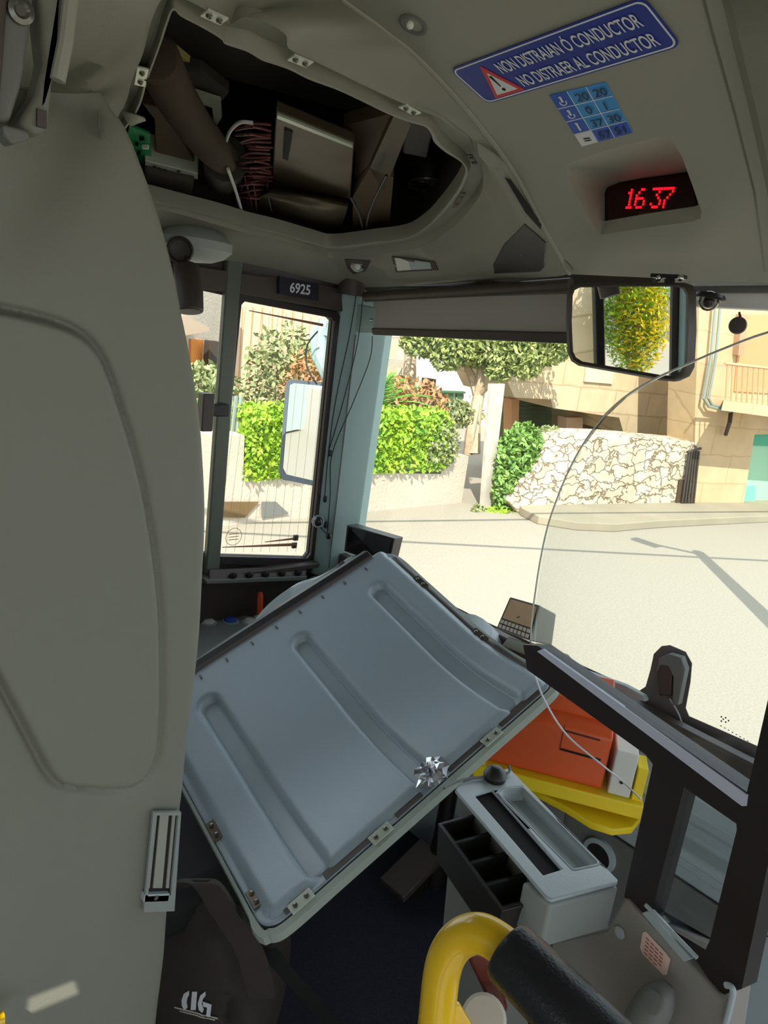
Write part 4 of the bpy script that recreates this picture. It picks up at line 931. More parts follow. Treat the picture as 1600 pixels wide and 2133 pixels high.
# magnetic door catch
def MG(x, y, e=0): return XP(x, y, PXV+.004+e)
t = thing('magnetic_lock', MG(330, 1890), 'upright magnetic door lock set in the edge of the grey partition', 'door lock')
b = MB(); b.plate([MG(x, y) for x, y in ((316, 1688), (374, 1688), (360, 1893), (296, 1895))], [[MG(x, y) for x, y in ((321, 1694), (368, 1694), (353, 1860), (305, 1862))]], V((.004, 0, 0))); b.build('housing', 'grey', t)
b = MB(); b.prism([MG(x, y, -.001) for x, y in ((321, 1694), (368, 1694), (353, 1862), (304, 1862))], (-.006, 0, 0)); b.build('recess', 'black', t)
b = MB(); b.prism([MG(x, y, .001) for x, y in ((334, 1694), (352, 1694), (338, 1850), (319, 1850))], (-.004, 0, 0)); b.build('magnet_core', 'silverp', t)
for o_ in (0,):
    b = MB(); b.prism([MG(x, y, .001) for x, y in ((360, 1694), (366, 1694), (352, 1850), (346, 1850))], (-.004, 0, 0)); b.build('magnet_pole', 'silverp', t)
    b = MB(); b.prism([MG(x, y, .001) for x, y in ((323, 1694), (328, 1694), (312, 1850), (307, 1850))], (-.004, 0, 0)); b.build('magnet_pole', 'silverp', t)
b = MB(); b.prism([MG(x, y, .004) for x, y in ((302, 1864), (354, 1862), (351, 1878), (299, 1880))], (-.008, 0, 0)); b.build('end_plate', 'greyl', t, bevel=.0006)
b = MB(); b.lathe(MG(325, 1870, .0042), (1, 0, 0), [(.0025, 0), (.0025, .001)], 10); b.build('screw', 'screw', t)
# yellow rail end bottom left
b = MB(); b.tube([XP(-40, 2140, -.575), XP(6, 2122, -.575)], .007, 12); b.build('rail_end', 'yellow', label='yellow tip of a rail at the lower left corner', cat='rail')

# ------------------------------------------------------------------ driver door (black frame, glass, grey lower panel)
daz = math.radians(75.4); dd = V((-math.sin(daz), math.cos(daz), 0)); dn = V((-dd.y, dd.x, 0)); dn = dn if dn.dot(FWD) < 0 else -dn
dp0 = ZP(1560, 1680, 1.15)
def DP(x, y, e=0): return WP(x, y, dp0+dn*e, dn)
door = thing('driver_door', DP(1300, 2100), 'open driver door with black frame, clear pane and grey lower panel', 'door')
fo = [(1090, 1343), (1120, 1345), (1556, 1650), (1640, 1280), (1660, 1290), (1600, 1800), (1545, 2060), (1500, 2075), (1450, 2000), (1400, 1960), (1345, 1905), (1300, 1868), (1360, 1592), (1345, 1572), (1098, 1395)]
hl = [(1425, 1640), (1534, 1716), (1535, 1728), (1478, 1960), (1470, 1978), (1360, 1925), (1355, 1910)]
b = MB(); b.plate([DP(x, y, .006) for x, y in fo], [[DP(x, y, .006) for x, y in hl]], -dn*.022); b.build('frame', 'framem', door, smooth=False)
b = MB(); b.prism([DP(x, y, .0055) for x, y in ((1590, 1540), (1857, 600), (1935, 600), (1655, 1600))], -dn*.021); b.build('post', 'framem', door, bevel=.001)
b = MB(); b.prism([DP(x, y, .008) for x, y in ((1119, 1357), (1130, 1352), (1556, 1656), (1553, 1679), (1545, 1679))], -dn*.004); b.build('rail_highlight_strip', mat('painted_highlight', (205, 208, 225), .35), door, label='pale strip painted as the highlight along the top rail')  # pale colour stands in for the bright highlight on the rail
gl_ = [(1103, 1362), (1105, 1345), (1108, 1290), (1115, 1235), (1125, 1170), (1140, 1100), (1160, 1040), (1185, 980), (1215, 925), (1255, 870), (1300, 828), (1350, 796), (1400, 772), (1450, 750), (1510, 725), (1600, 692), (1760, 655), (1845, 640), (1572, 1675)]
gp = [DP(x, y) for x, y in gl_]
b = MB(); b.prism(gp, -dn*.004); b.build('pane', 'glass2', door, smooth=False)
b = MB(); b.tube(crom(gp[1:18], 4), .0011, 6); b.build('pane_edge', mat('glass_edge', (196, 200, 190), .3), door)
b = MB(); b.prism([DP(x, y, -.002) for x, y in hl], -dn*.003); b.build('lower_pane', 'glass2', door, smooth=False)
lp_ = [(1150, 1960), (1262, 1935), (1300, 1870), (1330, 1903), (1345, 1915), (1430, 2004), (1500, 2078), (1526, 2062), (1500, 2250), (1150, 2500), (1120, 2200)]
b = MB(); b.prism([DP(x, y, .012) for x, y in lp_], -dn*.03); b.build('lower_panel', 'doorp', door, bevel=.004)
b = MB(); b.prism([DP(x, y, .0125) for x, y in ((1336, 1902), (1350, 1898), (1440, 1998), (1424, 2004))], -dn*.01); b.build('channel', 'greyl', door, bevel=.001)
b = MB(); b.tube([DP(1345, 1885, .016), DP(1452, 1995, .016)], .0022, 8); b.build('channel_edge', 'greyl', door)
b = MB(); b.tube(crom([DP(1512, 2052, .014), DP(1524, 2056, .014), DP(1526, 2075, .014), DP(1510, 2140, .014)], 4), .003, 8); b.build('end_trim', 'greyl', door)
c_ = DP(1292, 1942, .013)
b = MB(); b.lathe(c_, dn, [(.007, 0), (.0065, .002), (.002, .003)], 16); b.build('screw', 'greyl', door)
sk = [DP(x, y, .0128) for x, y in ((1346, 1940), (1388, 1985), (1397, 1998), (1389, 2030), (1382, 2030), (1340, 1987), (1334, 1974), (1340, 1942))]
b = MB(); b.prism(sk, dn*.0006); s_ = b.build('notice_sticker', 'stick', door, smooth=False)
for r_ in range(5):
    for c2 in range(4):
        x = 1346+c2*9.5+r_*-1.0; y = 1952+c2*10+r_*7.6
        if r_ == 4 and c2 > 2: continue
        q = MB(); q.prism([DP(x, y, .0138), DP(x+7, y+7.2, .0138), DP(x+6.6, y+9.4, .0138), DP(x-.4, y+2.2, .0138)], dn*.0002); q.build('print', 'sticktxt', s_, smooth=False)
# handle
hb = MB(); cc_ = crom([DP(1392, 2048, .030), DP(1375, 2075, .038), DP(1352, 2110, .040), DP(1330, 2150, .036), DP(1310, 2200, .03)], 6); n_ = len(cc_)
hb.tube(cc_, [.006+.013*math.sin(min(1, i/(n_*.45))*math.pi/2) for i in range(n_)], 20); hh_ = hb.build('door_handle', 'greyd', door)
q = MB(); c_ = DP(1358, 2088, .060); q.lathe(c_, (dn+V((0, 0, .5))).normalized(), [(.011, -.004), (.011, .0), (.009, .001)], 24); q.build('handle_button', 'greyd', hh_)
# white cord on the far side
cable([DP(1112, 1400, -.06), DP(1135, 1460, -.08), DP(1180, 1530, -.12), DP(1250, 1590, -.16), DP(1300, 1630, -.2), DP(1335, 1665, -.2)], .0015, 'wirew', 'thin white cord hanging from the display towards the red machine', None, 'cord', 'cord')

# ------------------------------------------------------------------ tray console on the door
zc = .975
def CZ(x, y, e=0): return ZP(x, y, zc+e)
t = thing('driver_console', CZ(1150, 1750), 'grey driver console with long black slot and shallow tray on the door', 'console')
top = [(948, 1645), (955, 1632), (1055, 1600), (1065, 1603), (1288, 1832), (1286, 1838), (1150, 1874), (1140, 1870)]
tray = [(1036, 1652), (1048, 1642), (1085, 1638), (1092, 1640), (1248, 1795), (1246, 1802), (1200, 1812), (1192, 1812)]
slot = [(989, 1656), (1025, 1645), (1170, 1810), (1132, 1822)]
b = MB(); b.plate([CZ(x, y) for x, y in top], [[CZ(x, y) for x, y in tray], [CZ(x, y) for x, y in slot]], V((0, 0, -.005))); b.build('top_plate', 'greyl', t, bevel=.002)
b = MB(); tl_ = [CZ(x, y) for x, y in tray]; cn_ = sum(tl_, V((0, 0, 0)))/len(tl_); lo_ = [cn_+(p-cn_)*.93+V((0, 0, -.018)) for p in tl_]; b.rings([tl_, lo_], True, False); b.poly(lo_); b.build('tray', 'greyl', t, solid=-.002)
for k in range(3):
    q = MB(); q.tube([lo_[0].lerp(lo_[2], .25+.2*k)+V((0, 0, .001)), lo_[7].lerp(lo_[4], .25+.2*k)+V((0, 0, .001))], .0012, 6); q.build('tray_rib', 'greyl', t)
b = MB(); b.prism([CZ(x, y, -.0055) for x, y in ((985, 1652), (1028, 1642), (1175, 1812), (1130, 1826))], (0, 0, -.004)); b.build('slot_base', mat('slot_black', (8, 6, 6), .9), t)
eb = [CZ(1112, 1851), CZ(1150, 1876), CZ(1215, 1859), CZ(1292, 1840)]
eb2 = [CZ(1262, 1806), CZ(1090, 1826)]
b = MB(); b.prism([p+V((0, 0, -.006)) for p in eb+eb2], (0, 0, -.058)); b.build('end_block', 'grey', t, bevel=.004)
b = MB(); b.lathe(CZ(1030, 1622), (0, 0, 1), [(.015, 0), (.016, .006), (.012, .014), (.006, .018), (.003, .0185)], 20); b.build('knob', 'black', t)
b = MB(); b.tube(crom([CZ(925, 1642, .003), CZ(960, 1625, .003), CZ(1010, 1618, .003), CZ(1058, 1610, .003), CZ(1060, 1595, .008)], 4), .002, 8); b.build('lead', 'greyd', t)
b = MB(); b.prism([CZ(x, y, -.021) for x, y in ((955, 1648), (1050, 1610), (1270, 1835), (1150, 1865))], (0, 0, -.03)); b.build('underside', 'greyd', t, bevel=.003)

# black coin tray with compartments
zt_ = .945
def TZ(x, y, e=0): return ZP(x, y, zt_+e)
t = thing('coin_tray', TZ(1000, 1800), 'black coin tray of four open compartments beside the console', 'tray')
tA, tB, tC, tD = TZ(912, 1714), TZ(1010, 1688), TZ(1150, 1870), TZ(1046, 1897)
def tb(u, v, e=0): return tA*(1-u)*(1-v)+tB*u*(1-v)+tC*u*v+tD*(1-u)*v+V((0, 0, e))
vv = [(.035, .245), (.275, .485), (.515, .725), (.755, .965)]
holes = [[tb(.06, a_), tb(.94, a_), tb(.94, c_), tb(.06, c_)] for a_, c_ in vv]
b = MB(); b.plate([tb(0, 0), tb(1, 0), tb(1, 1), tb(0, 1)], holes, V((0, 0, -.005))); b.build('rim', 'black', t, bevel=.0015)
for h_ in holes:
    q = MB(); cn_ = sum(h_, V((0, 0, 0)))/4; lo_ = [cn_+(p-cn_)*.9+V((0, 0, -.045)) for p in h_]; q.rings([h_, lo_], True, False); q.poly(lo_); q.build('compartment', 'blackm', t, solid=-.001)
b = MB(); b.rings([[tb(.01, .01, -.003), tb(.99, .01, -.003), tb(.99, .99, -.003), tb(.01, .99, -.003)], [tb(.05, .04, -.052), tb(.95, .04, -.052), tb(.95, .96, -.052), tb(.05, .96, -.052)]], True, False); b.build('walls', 'black', t)
# pedestal below
b = MB(); b.rings([[tb(.15, .15, -.055), tb(.9, .15, -.055), tb(.9, 1.0, -.055), tb(.15, 1.0, -.055)], [V((p.x+.02, p.y+.05, FZ)) for p in (tb(.1, .1), tb(.9, .1), tb(.9, 1.1), tb(.1, 1.1))]]); b.build('console_pedestal', M['greyd'], label='grey pedestal standing under the black coin tray', cat='pedestal', bevel=.004)

# ------------------------------------------------------------------ yellow hand rail with black grip
t = thing('hand_rail', P(905, 2180, .62), 'bent yellow hand rail in the foreground with black grip sleeve', 'hand rail')
yp = crom([P(872, 3000, .80), P(884, 2600, .71), P(895, 2330, .66), P(903, 2200, .645), P(912, 2100, .635), P(922, 2020, .63), P(940, 1975, .625), P(968, 1950, .62), P(1003, 1945, .612), P(1045, 1968, .60), P(1090, 2010, .585), P(1150, 2070, .57)], 7)
b = MB(); b.tube(yp, .0158, 24); b.build('tube', 'yellow', t)
g0, g1 = P(1052, 1975, .597), P(1400, 2326, .50)
gd = (g1-g0).normalized()
b = MB(); b.tube([g0, g0+gd*.002, g0+gd*.006, g0.lerp(g1, .5), g1], [.019, .0235, .0255, .0262, .0265], 32); b.build('grip_sleeve', 'grip', t)
b = MB(); b.prism([P(925, 2085, .635), P(958, 2095, .635), P(985, 2140, .635), P(975, 2200, .635), P(920, 2200, .635)], FWD*.006); b.build('gusset', 'yellow', t, bevel=.001)
b = MB(); b.prism([P(970, 1990, .74), P(1015, 1985, .74), P(1060, 2105, .76), P(1050, 2120, .76), P(1028, 2110, .76)], FWD*.03); b.build('reflector', 'dkred', t, label='dark red plastic piece', bevel=.006)
b = MB(); c_ = P(1008, 2122, .72); b.lathe(c_, (CAM-c_).normalized(), [(.02, -.02), (.022, 0), (.019, .003), (.002, .004)], 24); b.build('end_cap', M['keys'], t, label='pale round cap')

# ------------------------------------------------------------------ ticket machine, stand
zr = .765
bl3 = ZP(1012, 1583, zr); br3 = ZP(1253, 1645, zr)
ev = (br3-bl3); el_ = ev.length; ex_ = ev.normalized(); ey_ = V((-ex_.y, ex_.x, 0)); ey_ = ey_ if ey_.dot(FWD) > 0 else -ey_
# height from the top right corner
def hz(x, y, base):
    r = ray(x, y); t_ = ((base-CAM).x*r.x+(base-CAM).y*r.y)/(r.x*r.x+r.y*r.y); return (CAM+r*t_).z-base.z
ht = hz(1276, 1530, br3)
t = thing('ticket_machine', (bl3+br3)/2, 'red orange ticket machine with slots on the yellow stand', 'ticket machine')
b = MB(); b.rings([[bl3, br3, br3+ey_*.13, bl3+ey_*.13], [bl3+V((0, 0, ht*.9)), br3+V((0, 0, ht*.9)), br3+ey_*.13+V((0, 0, ht*1.05)), bl3+ey_*.13+V((0, 0, ht*1.05))], [bl3+ey_*.012+V((0, 0, ht)), br3+ey_*.012+V((0, 0, ht)), br3+ey_*.12+V((0, 0, ht*1.25)), bl3+ey_*.12+V((0, 0, ht*1.25))]])
b.build('body', 'red', t, bevel=.004)
def rf(u, v, e=.001): return bl3+ex_*(el_*u)+V((0, 0, ht*v))-ey_*e
b = MB(); b.prism([rf(.60, .52), rf(.94, .50), rf(.94, .535), rf(.60, .555)], -ey_*.0006); b.build('slot', 'blackm', t, smooth=False)
b = MB(); b.prism([rf(.60, .86), rf(.90, .84), rf(.90, .87), rf(.60, .89)], -ey_*.0006); b.build('slot', 'dkred', t, smooth=False)
b = MB(); b.prism([rf(.592, .52), rf(.598, .52), rf(.598, .98), rf(.592, .98)], -ey_*.0006); b.build('door_seam', 'dkred', t, smooth=False)
b = MB(); b.prism([bl3+ex_*(el_*.35)+ey_*.03+V((0, 0, ht*1.03)), bl3+ex_*(el_*.98)+ey_*.03+V((0, 0, ht*1.03)), bl3+ex_*(el_*.98)+ey_*.11+V((0, 0, ht*1.25)), bl3+ex_*(el_*.35)+ey_*.11+V((0, 0, ht*1.25))], V((0, 0, .03))); b.build('lid', M['red'], t, bevel=.004)
# white box
wb = ZP(1262, 1655, zr); b = MB(); b.box(wb+ex_*.022+ey_*.05+V((0, 0, .045)), .04, .09, .09, (ex_, ey_, V((0, 0, 1)))); t = b.build('payment_reader', 'white', label='small white box standing right of the red machine', cat='box', bevel=.003)
q = MB(); q.lathe(wb+ex_*.022+ey_*.004+V((0, 0, .03)), -ey_, [(.003, 0), (.003, .002)], 10); q.build('screw', 'blackm', t)
# yellow stand
t = thing('machine_stand', ZP(1180, 1650, zr-.06), 'yellow stand plate carrying the red machine', 'stand')
b = MB(); up_ = [bl3-ey_*.02-ex_*.02, br3-ey_*.02+ex_*.075, br3+ey_*.14+ex_*.075, bl3+ey_*.14-ex_*.02]
b.prism([p+V((0, 0, -.001)) for p in up_], (0, 0, -.028)); b.build('upper_plate', 'yellow2', t, bevel=.003)
lowp = [ZP(x, y, zr-.055) for x, y in ((1075, 1640), (1178, 1695), (1230, 1728), (1275, 1742), (1315, 1738), (1336, 1712), (1338, 1680), (1320, 1650), (1100, 1600))]
b = MB(); b.prism(lowp, (0, 0, .014)); b.build('lower_plate', 'yellow2', t, bevel=.003)
b = MB(); b.box(br3+ex_*.062+ey_*.02+V((0, 0, .03)), .018, .05, .07, (ex_, ey_, V((0, 0, 1)))); b.build('latch', 'yellow2', t, bevel=.002)
b = MB(); b.box(((bl3+br3)/2+ey_*.09)+V((0, 0, -.29)), .10, .08, .48); b.build('column', 'greyd', t)

# ------------------------------------------------------------------ seat, pedal, bag
t = thing('driver_chair', ZP(480, 1800, .45), 'dark driver seat with ribbed bellows hidden under the cover', 'chair')
sb = V((-1.08, .58, 0))
b = MB(); b.box(sb+V((0, .02, .60)), .44, .44, .09); b.build('cushion', 'blackm', t, bevel=.03)
b = MB(); rows = []
for k in range(9):
    w_ = .10 if k % 2 else .12; z_ = FZ+.01+k*.03; rows.append([sb+V((-w_, -w_, z_)), sb+V((w_, -w_, z_)), sb+V((w_, w_, z_)), sb+V((-w_, w_, z_))])
b.rings(rows); b.build('bellows', 'black', t, smooth=False)
b = MB(); b.box(sb+V((-.1, -.25, .85)), .30, .08, .5); b.build('backrest', 'blackm', t, bevel=.03)
t = thing('brake_pedal', ZP(850, 1850, FZ), 'dark flat pedal on the cab floor under the console', 'pedal')
pz = ZP(860, 1835, FZ+.06)
pa = (ZP(815, 1850, FZ+.04)-ZP(895, 1770, FZ+.08)); pa_l = pa.length; pa.normalize(); pb = V((-pa.y, pa.x, 0)).normalized(); 
b = MB(); b.box(ZP(860, 1810, FZ+.06), pa_l*1.1, .075, .02, (pa, pb, pa.cross(pb))); b.build('tread', 'dark', t, bevel=.004)
b = MB(); b.box(ZP(862, 1830, FZ+.03), .05, .05, .06); b.build('hinge', 'black', t, bevel=.004)
b = MB(); b.lathe(ZP(905, 1835, FZ), (0, 0, 1), [(.03, 0), (.028, .05), (.02, .12), (.018, .3)], 14); b.build('steering_column', 'black', label='black column foot rising from the cab floor', cat='column')
# bag
random.seed(5)
def bagd(x, y):
    f_ = math.sin((x-380)*.021+(y-1900)*.012)*.018+math.sin((x+y*.7)*.045)*.008+math.sin((x*1.3-y)*.03+1)*.010
    k = smooth((2060-y)/150) if x < 470 else 1
    return 1.17+.08*((x-470)/140)**2-f_*(k*.9+.1)
outl = crom(T2([(300, 1830), (380, 1822), (440, 1838), (480, 1860), (520, 1900), (560, 1925), (598, 1930), (606, 1960), (602, 2010), (595, 2060), (580, 2120), (560, 2180), (540, 2260), (300, 2260), (290, 2100), (285, 1950)]), 4, True)
bc = V((440, 2050)); rows = []; nr = 22
for i in range(nr+1):
    k = 1-i/nr; row = []
    for p in outl:
        x, y = bc.x+(p.x-bc.x)*k, bc.y+(p.y-bc.y)*k
        w_ = max(0, (k-.72)/.28)**2; row.append(P(x, y, bagd(x, y)*(1-w_)+1.29*w_))
    rows.append(row)
back = [[P(bc.x+(p.x-bc.x)*k, bc.y+(p.y-bc.y)*k, 1.40-.02*k) for p in outl] for k in (.96, .5, .05)]
b = MB(); b.rings(back[::-1]+rows); t = b.build('backpack', 'bag', label='black fabric bag with white logo lettering on the cab floor', cat='bag', ang=80)
ld = P(395, 2100, 1.10)
def BG(x, y): return P(x, y, bagd(x, y)-.004)
# logo letters, blocky cut strokes
b = MB()
def patch(pts):
    b.poly([BG(x, y) for x, y in pts])
patch([(393, 2064), (383, 2070), (378, 2084), (379, 2096), (384, 2104), (390, 2100), (388, 2088), (390, 2078), (393, 2074)])
patch([(400, 2066), (410, 2066), (407, 2104), (397, 2104)])
patch([(427, 2066), (417, 2074), (412, 2090), (414, 2104), (421, 2110), (424, 2104), (420, 2092), (422, 2082), (428, 2074)])
patch([(423, 2086), (441, 2092), (438, 2118), (430, 2116), (432, 2098), (424, 2096)])
b.build('logo', 'txtw', t, solid=.001, smooth=False)
b = MB(); random.seed(9); x = 363
while x < 454:
    w_ = random.uniform(3, 8); y = 2097+(x-363)*.26; b.poly([BG(x, y), BG(x+w_, y+w_*.26), BG(x+w_, y+w_*.26+3), BG(x, y+3)]); x += w_+.8
x = 374
while x < 445:
    w_ = random.uniform(3, 7); y = 2105+(x-374)*.26; b.poly([BG(x, y), BG(x+w_, y+w_*.26), BG(x+w_, y+w_*.26+2.4), BG(x, y+2.4)]); x += w_+.8
b.build('small_print', 'keys', t, solid=.001, smooth=False)
b = MB(); pts = crom([P(560, 1985, 1.20), P(600, 2035, 1.22), P(650, 2090, 1.26), P(710, 2160, 1.3)], 6); rows = [[p+RT*.012+UP*.010, p-RT*.012-UP*.0, p-RT*.012-UP*.004+FWD*.004, p+RT*.012+UP*.004+FWD*.004] for p in pts]; b.rings(rows); b.build('strap', 'blackm', t)
b = MB(); pts = crom([P(360, 1850, 1.15), P(420, 1840, 1.12), P(465, 1900, 1.11), P(520, 1990, 1.12), P(545, 2080, 1.14)], 6); rows = [[p+RT*.02, p-RT*.02, p-RT*.02+FWD*.012, p+RT*.02+FWD*.012] for p in pts]; b.rings(rows); b.build('strap', 'bag', t)

exec_outside = True
# ================================================================== OUTSIDE
GZ = -.55
def GP(x, y): return ZP(x, y, GZ)
b = MB(); b.box((-2, 6, GZ-.1), 60, 60, .2); b.build('ground', 'asphalt', kind='structure')
def vplane(a_, c_):
    a_, c_ = V(a_), V(c_); d_ = (c_-a_); d_.z = 0; d_.normalize(); n_ = V((-d_.y, d_.x, 0)); n_ = n_ if n_.dot(CAM-a_) > 0 else -n_
    return a_, d_, n_
def onp(pl, x, y, e=0): return WP(x, y, pl[0]+pl[2]*e, pl[2])
def slab(pl, px, e, th, holes=()):
    q = MB()
    if holes: q.plate([onp(pl, x, y, e) for x, y in px], [[onp(pl, x, y, e) for x, y in h] for h in holes], -pl[2]*th)
    else: q.prism([onp(pl, x, y, e) for x, y in px], -pl[2]*th)
    return q
# pavement with kerb
kb = [GP(x, y) for x, y in ((1062, 1046), (1085, 1075), (1120, 1092), (1200, 1105), (1280, 1108), (1370, 1100), (1480, 1094), (1600, 1088), (1900, 1075), (1900, 1040), (1450, 1040), (1100, 1040))]
b = MB(); b.prism(kb, (0, 0, .10)); b.build('pavement', 'pave', kind='structure', bevel=.01)
# low wall with hedge
PW = vplane((-6, 2, GZ), (-6, 7, GZ))
b = slab(PW, [(300, 1002), (512, 982), (512, 978), (740, 985), (940, 992), (958, 936), (1022, 936), (1008, 1075), (740, 1068), (560, 1120), (300, 1160)], 0, .35)
lw = [V((-6, .5, GZ)), V((-6, 6.9, GZ)), V((-6, 6.9, .05)), V((-6, 6.45, .05)), V((-6, 6.45, -.16)), V((-6, 5.0, -.08)), V((-6, 3.7, -.02)), V((-6, 3.68, .33)), V((-6, .5, .45))]
b = MB(); b.prism(lw, (-.3, 0, 0)); b.build('garden_wall', 'stucco', label='low pale stucco wall under the green hedge across the street', cat='wall', smooth=False)
b = MB(); b.prism([onp(PW, x, y, .02) for x, y in ((448, 1045), (540, 1045), (510, 1078), (448, 1078))], (.004, 0, 0)); b.build('recess_shade', 'brownwall', label='brown patch painted as a shaded recess in the wall seen through the side window', cat='recess')  # flat patch on the wall, the shade of the recess put into its brown
b = MB(); b.prism([onp(PW, x, y, .02) for x, y in ((545, 1045), (575, 1045), (602, 1070), (545, 1078))], (.004, 0, 0)); b.build('ramp_side', M['greyd'], label='grey wedge beside the brown recess across the street', cat='ramp')
# foliage helper
def leaves(q, c, r, n, s, flat=False):
    for _ in range(n):
        d_ = V((random.gauss(0, 1), random.gauss(0, 1), random.gauss(0, 1))).normalized(); k = random.random()**.33
        p = V(c)+V((d_.x*r[0]*k, d_.y*r[1]*k, d_.z*r[2]*k)); a = V((random.gauss(0, 1), random.gauss(0, 1), random.gauss(0, 1))).normalized(); e_ = a.orthogonal().normalized(); s_ = s*random.uniform(.6, 1.3)
        q.add([p-a*s_, p+e_*s_*.45, p+a*s_, p-e_*s_*.45], [[0, 1, 2, 3]])
def boxleaves(q, lo, hi, n, s):
    for _ in range(n):
        p = V([random.uniform(a, c) for a, c in zip(lo, hi)])
        f_ = random.choice((0, 0, 1, 2))
        if f_ == 0: p.x = hi[0]+random.gauss(0, .03)
        elif f_ == 1: p.z = hi[2]+random.gauss(0, .03)
        a = V((random.gauss(0, 1), random.gauss(0, 1), random.gauss(0, 1))).normalized(); e_ = a.orthogonal().normalized(); s_ = s*random.uniform(.6, 1.3)
        q.add([p-a*s_, p+e_*s_*.5, p+a*s_, p-e_*s_*.5], [[0, 1, 2, 3]])
hd = thing('clipped_hedge', (-6.15, 5.2, -.1), 'bright green clipped hedge on the low wall across the street', 'hedge')
q = MB(); q.box((-6.2, 5.08, .22), .42, 2.7, .56); q.build('hedge_core', M['leaf1'], hd)
q = MB(); boxleaves(q, (-6.45, 3.7, -.1), (-5.98, 6.45, .53), 16000, .035); q.build('hedge_leaves', 'leaf1', hd, smooth=False, recalc=False)
q = MB(); leaves(q, (-6.05, 6.35, .2), (.2, .35, .35), 1600, .035); q.build('hedge_leaves', 'leafo', hd, smooth=False, recalc=False)
# planting above and left of it
def shrub(name, c, r, n, s, m_, label, cat='shrub', stem=True, group=None):
    t_ = thing(name, V((c[0], c[1], c[2]-r[2])), label, cat, group)
    q = MB(); leaves(q, c, r, n, s); q.build('leaves', m_, t_, smooth=False, recalc=False)
    if stem:
        q = MB()
        for k in range(5):
            a = k*1.3; q.tube([V((c[0], c[1], c[2]-r[2]*1.2)), V((c[0]+math.cos(a)*r[0]*.5, c[1]+math.sin(a)*r[1]*.5, c[2]+r[2]*.3))], .015, 5)
        q.build('stems', 'bark', t_)
    return t_
p = P(590, 790, 9.6); shrub('olive_shrub', p, (.55, .55, .75), 1500, .05, 'leafo', 'loose pale olive shrub behind the hedge in the side window')
p = P(640, 800, 9.2); shrub('flowering_shrub', p, (.35, .35, .35), 600, .045, 'flowerp', 'small pinkish shrub beside the olive shrub')
p = P(432, 815, 8.8); shrub('round_shrub', p, (.6, .4, .35), 1200, .05, 'leafo', 'yellow green shrub at the left edge of the side window')
p = P(470, 890, 8.0); shrub('thin_shrub', p, (.5, .7, .28), 1500, .05, 'leaf3', 'dark green planting behind the fence rods left of the hedge')
p = P(850, 850, 9.3); shrub('flowering_shrub', p, (.5, .6, .4), 1300, .045, 'flowerp', 'pink orange shrub above the hedge beside the palm')
p = P(930, 860, 9.6); shrub('low_shrub', p, (.4, .6, .18), 900, .045, 'leafo', 'low pale shrub on top of the hedge in front of the green garage')
p = P(405, 690, 16); shrub('far_tree', p, (.8, .6, .6), 900, .07, 'leaf3', 'dark leafy crown at the far left behind the buildings', 'tree')
# fence rods
for k, x in enumerate((468, 478, 488, 498)):
    p0_, p1_ = onp(PW, x-6, 905, -.2), onp(PW, x+4, 825, -.2)
    q = MB(); q.tube([p0_-V((0, 0, .1)), p1_], .02, 6); q.build('fence_post', M['pipe'], label='thin grey fence post left of the hedge', cat='post', group='fence posts left of the hedge')
# palm
pc_ = P(782, 850, 8.9); t = thing('cycad_palm', pc_-V((0, 0, .3)), 'spiky green cycad palm above the hedge beside the pillar', 'palm')
for k in range(34):
    a = k*2.39996; el = .25+.9*((k % 7)/6); q = MB(); dirh = V((math.cos(a), math.sin(a), 0)); pts = []
    for i in range(8):
        f_ = i/7; L = .85*f_; pts.append(pc_+dirh*(L*math.cos(el))+V((0, 0, L*math.sin(el)-.35*f_*f_)))
    side = dirh.cross(V((0, 0, 1))).normalized()
    for i in range(7):
        for sg_ in (-1, 1):
            for h_ in (0, .5):
                p_ = pts[i].lerp(pts[i+1], h_); tip = p_+side*(sg_*.16*(1-i/9))+(pts[i+1]-pts[i]).normalized()*.10
                q.add([p_, p_+(pts[i+1]-pts[i])*.28, tip], [[0, 1, 2]])
    q.tube(pts, .008, 4); q.build('frond', 'leafp', t, smooth=False, recalc=False)
b = MB(); b.tube([pc_-V((0, 0, .5)), pc_], [.14, .10], 10); b.build('trunk', 'bark', t)
# tree behind the wall
tb_ = P(985, 935, 9.6); 
t = thing('street_tree', V((tb_.x, tb_.y, .0)), 'leafy tree with forked pale trunk behind the low wall', 'tree')
b = MB()
def br(*a, r): b.tube(crom([P(x, y, d_) for x, y, d_ in a], 4), r, 8)
def taper(n_, r0_, r1_): return [r0_+(r1_-r0_)*i/(n_-1) for i in range(n_)]
def branch(a, r0_, r1_):
    pts = crom([P(x, y, d_) for x, y, d_ in a], 4); b.tube(pts, taper(len(pts), r0_, r1_), 8)
branch([(985, 945, 9.6), (988, 880, 9.6), (998, 820, 9.6)], .10, .075)
branch([(975, 945, 9.6), (982, 890, 9.5), (996, 825, 9.6)], .07, .06)
branch([(996, 825, 9.6), (985, 790, 9.6), (972, 760, 9.5), (968, 720, 9.5)], .07, .03)
branch([(996, 825, 9.6), (1002, 780, 9.5), (1000, 730, 9.5), (1005, 680, 9.5)], .07, .03)
branch([(998, 822, 9.6), (1020, 800, 9.4), (1040, 780, 9.3), (1060, 770, 9.3)], .05, .02)
b.build('trunk', 'bark', t)
q = MB()
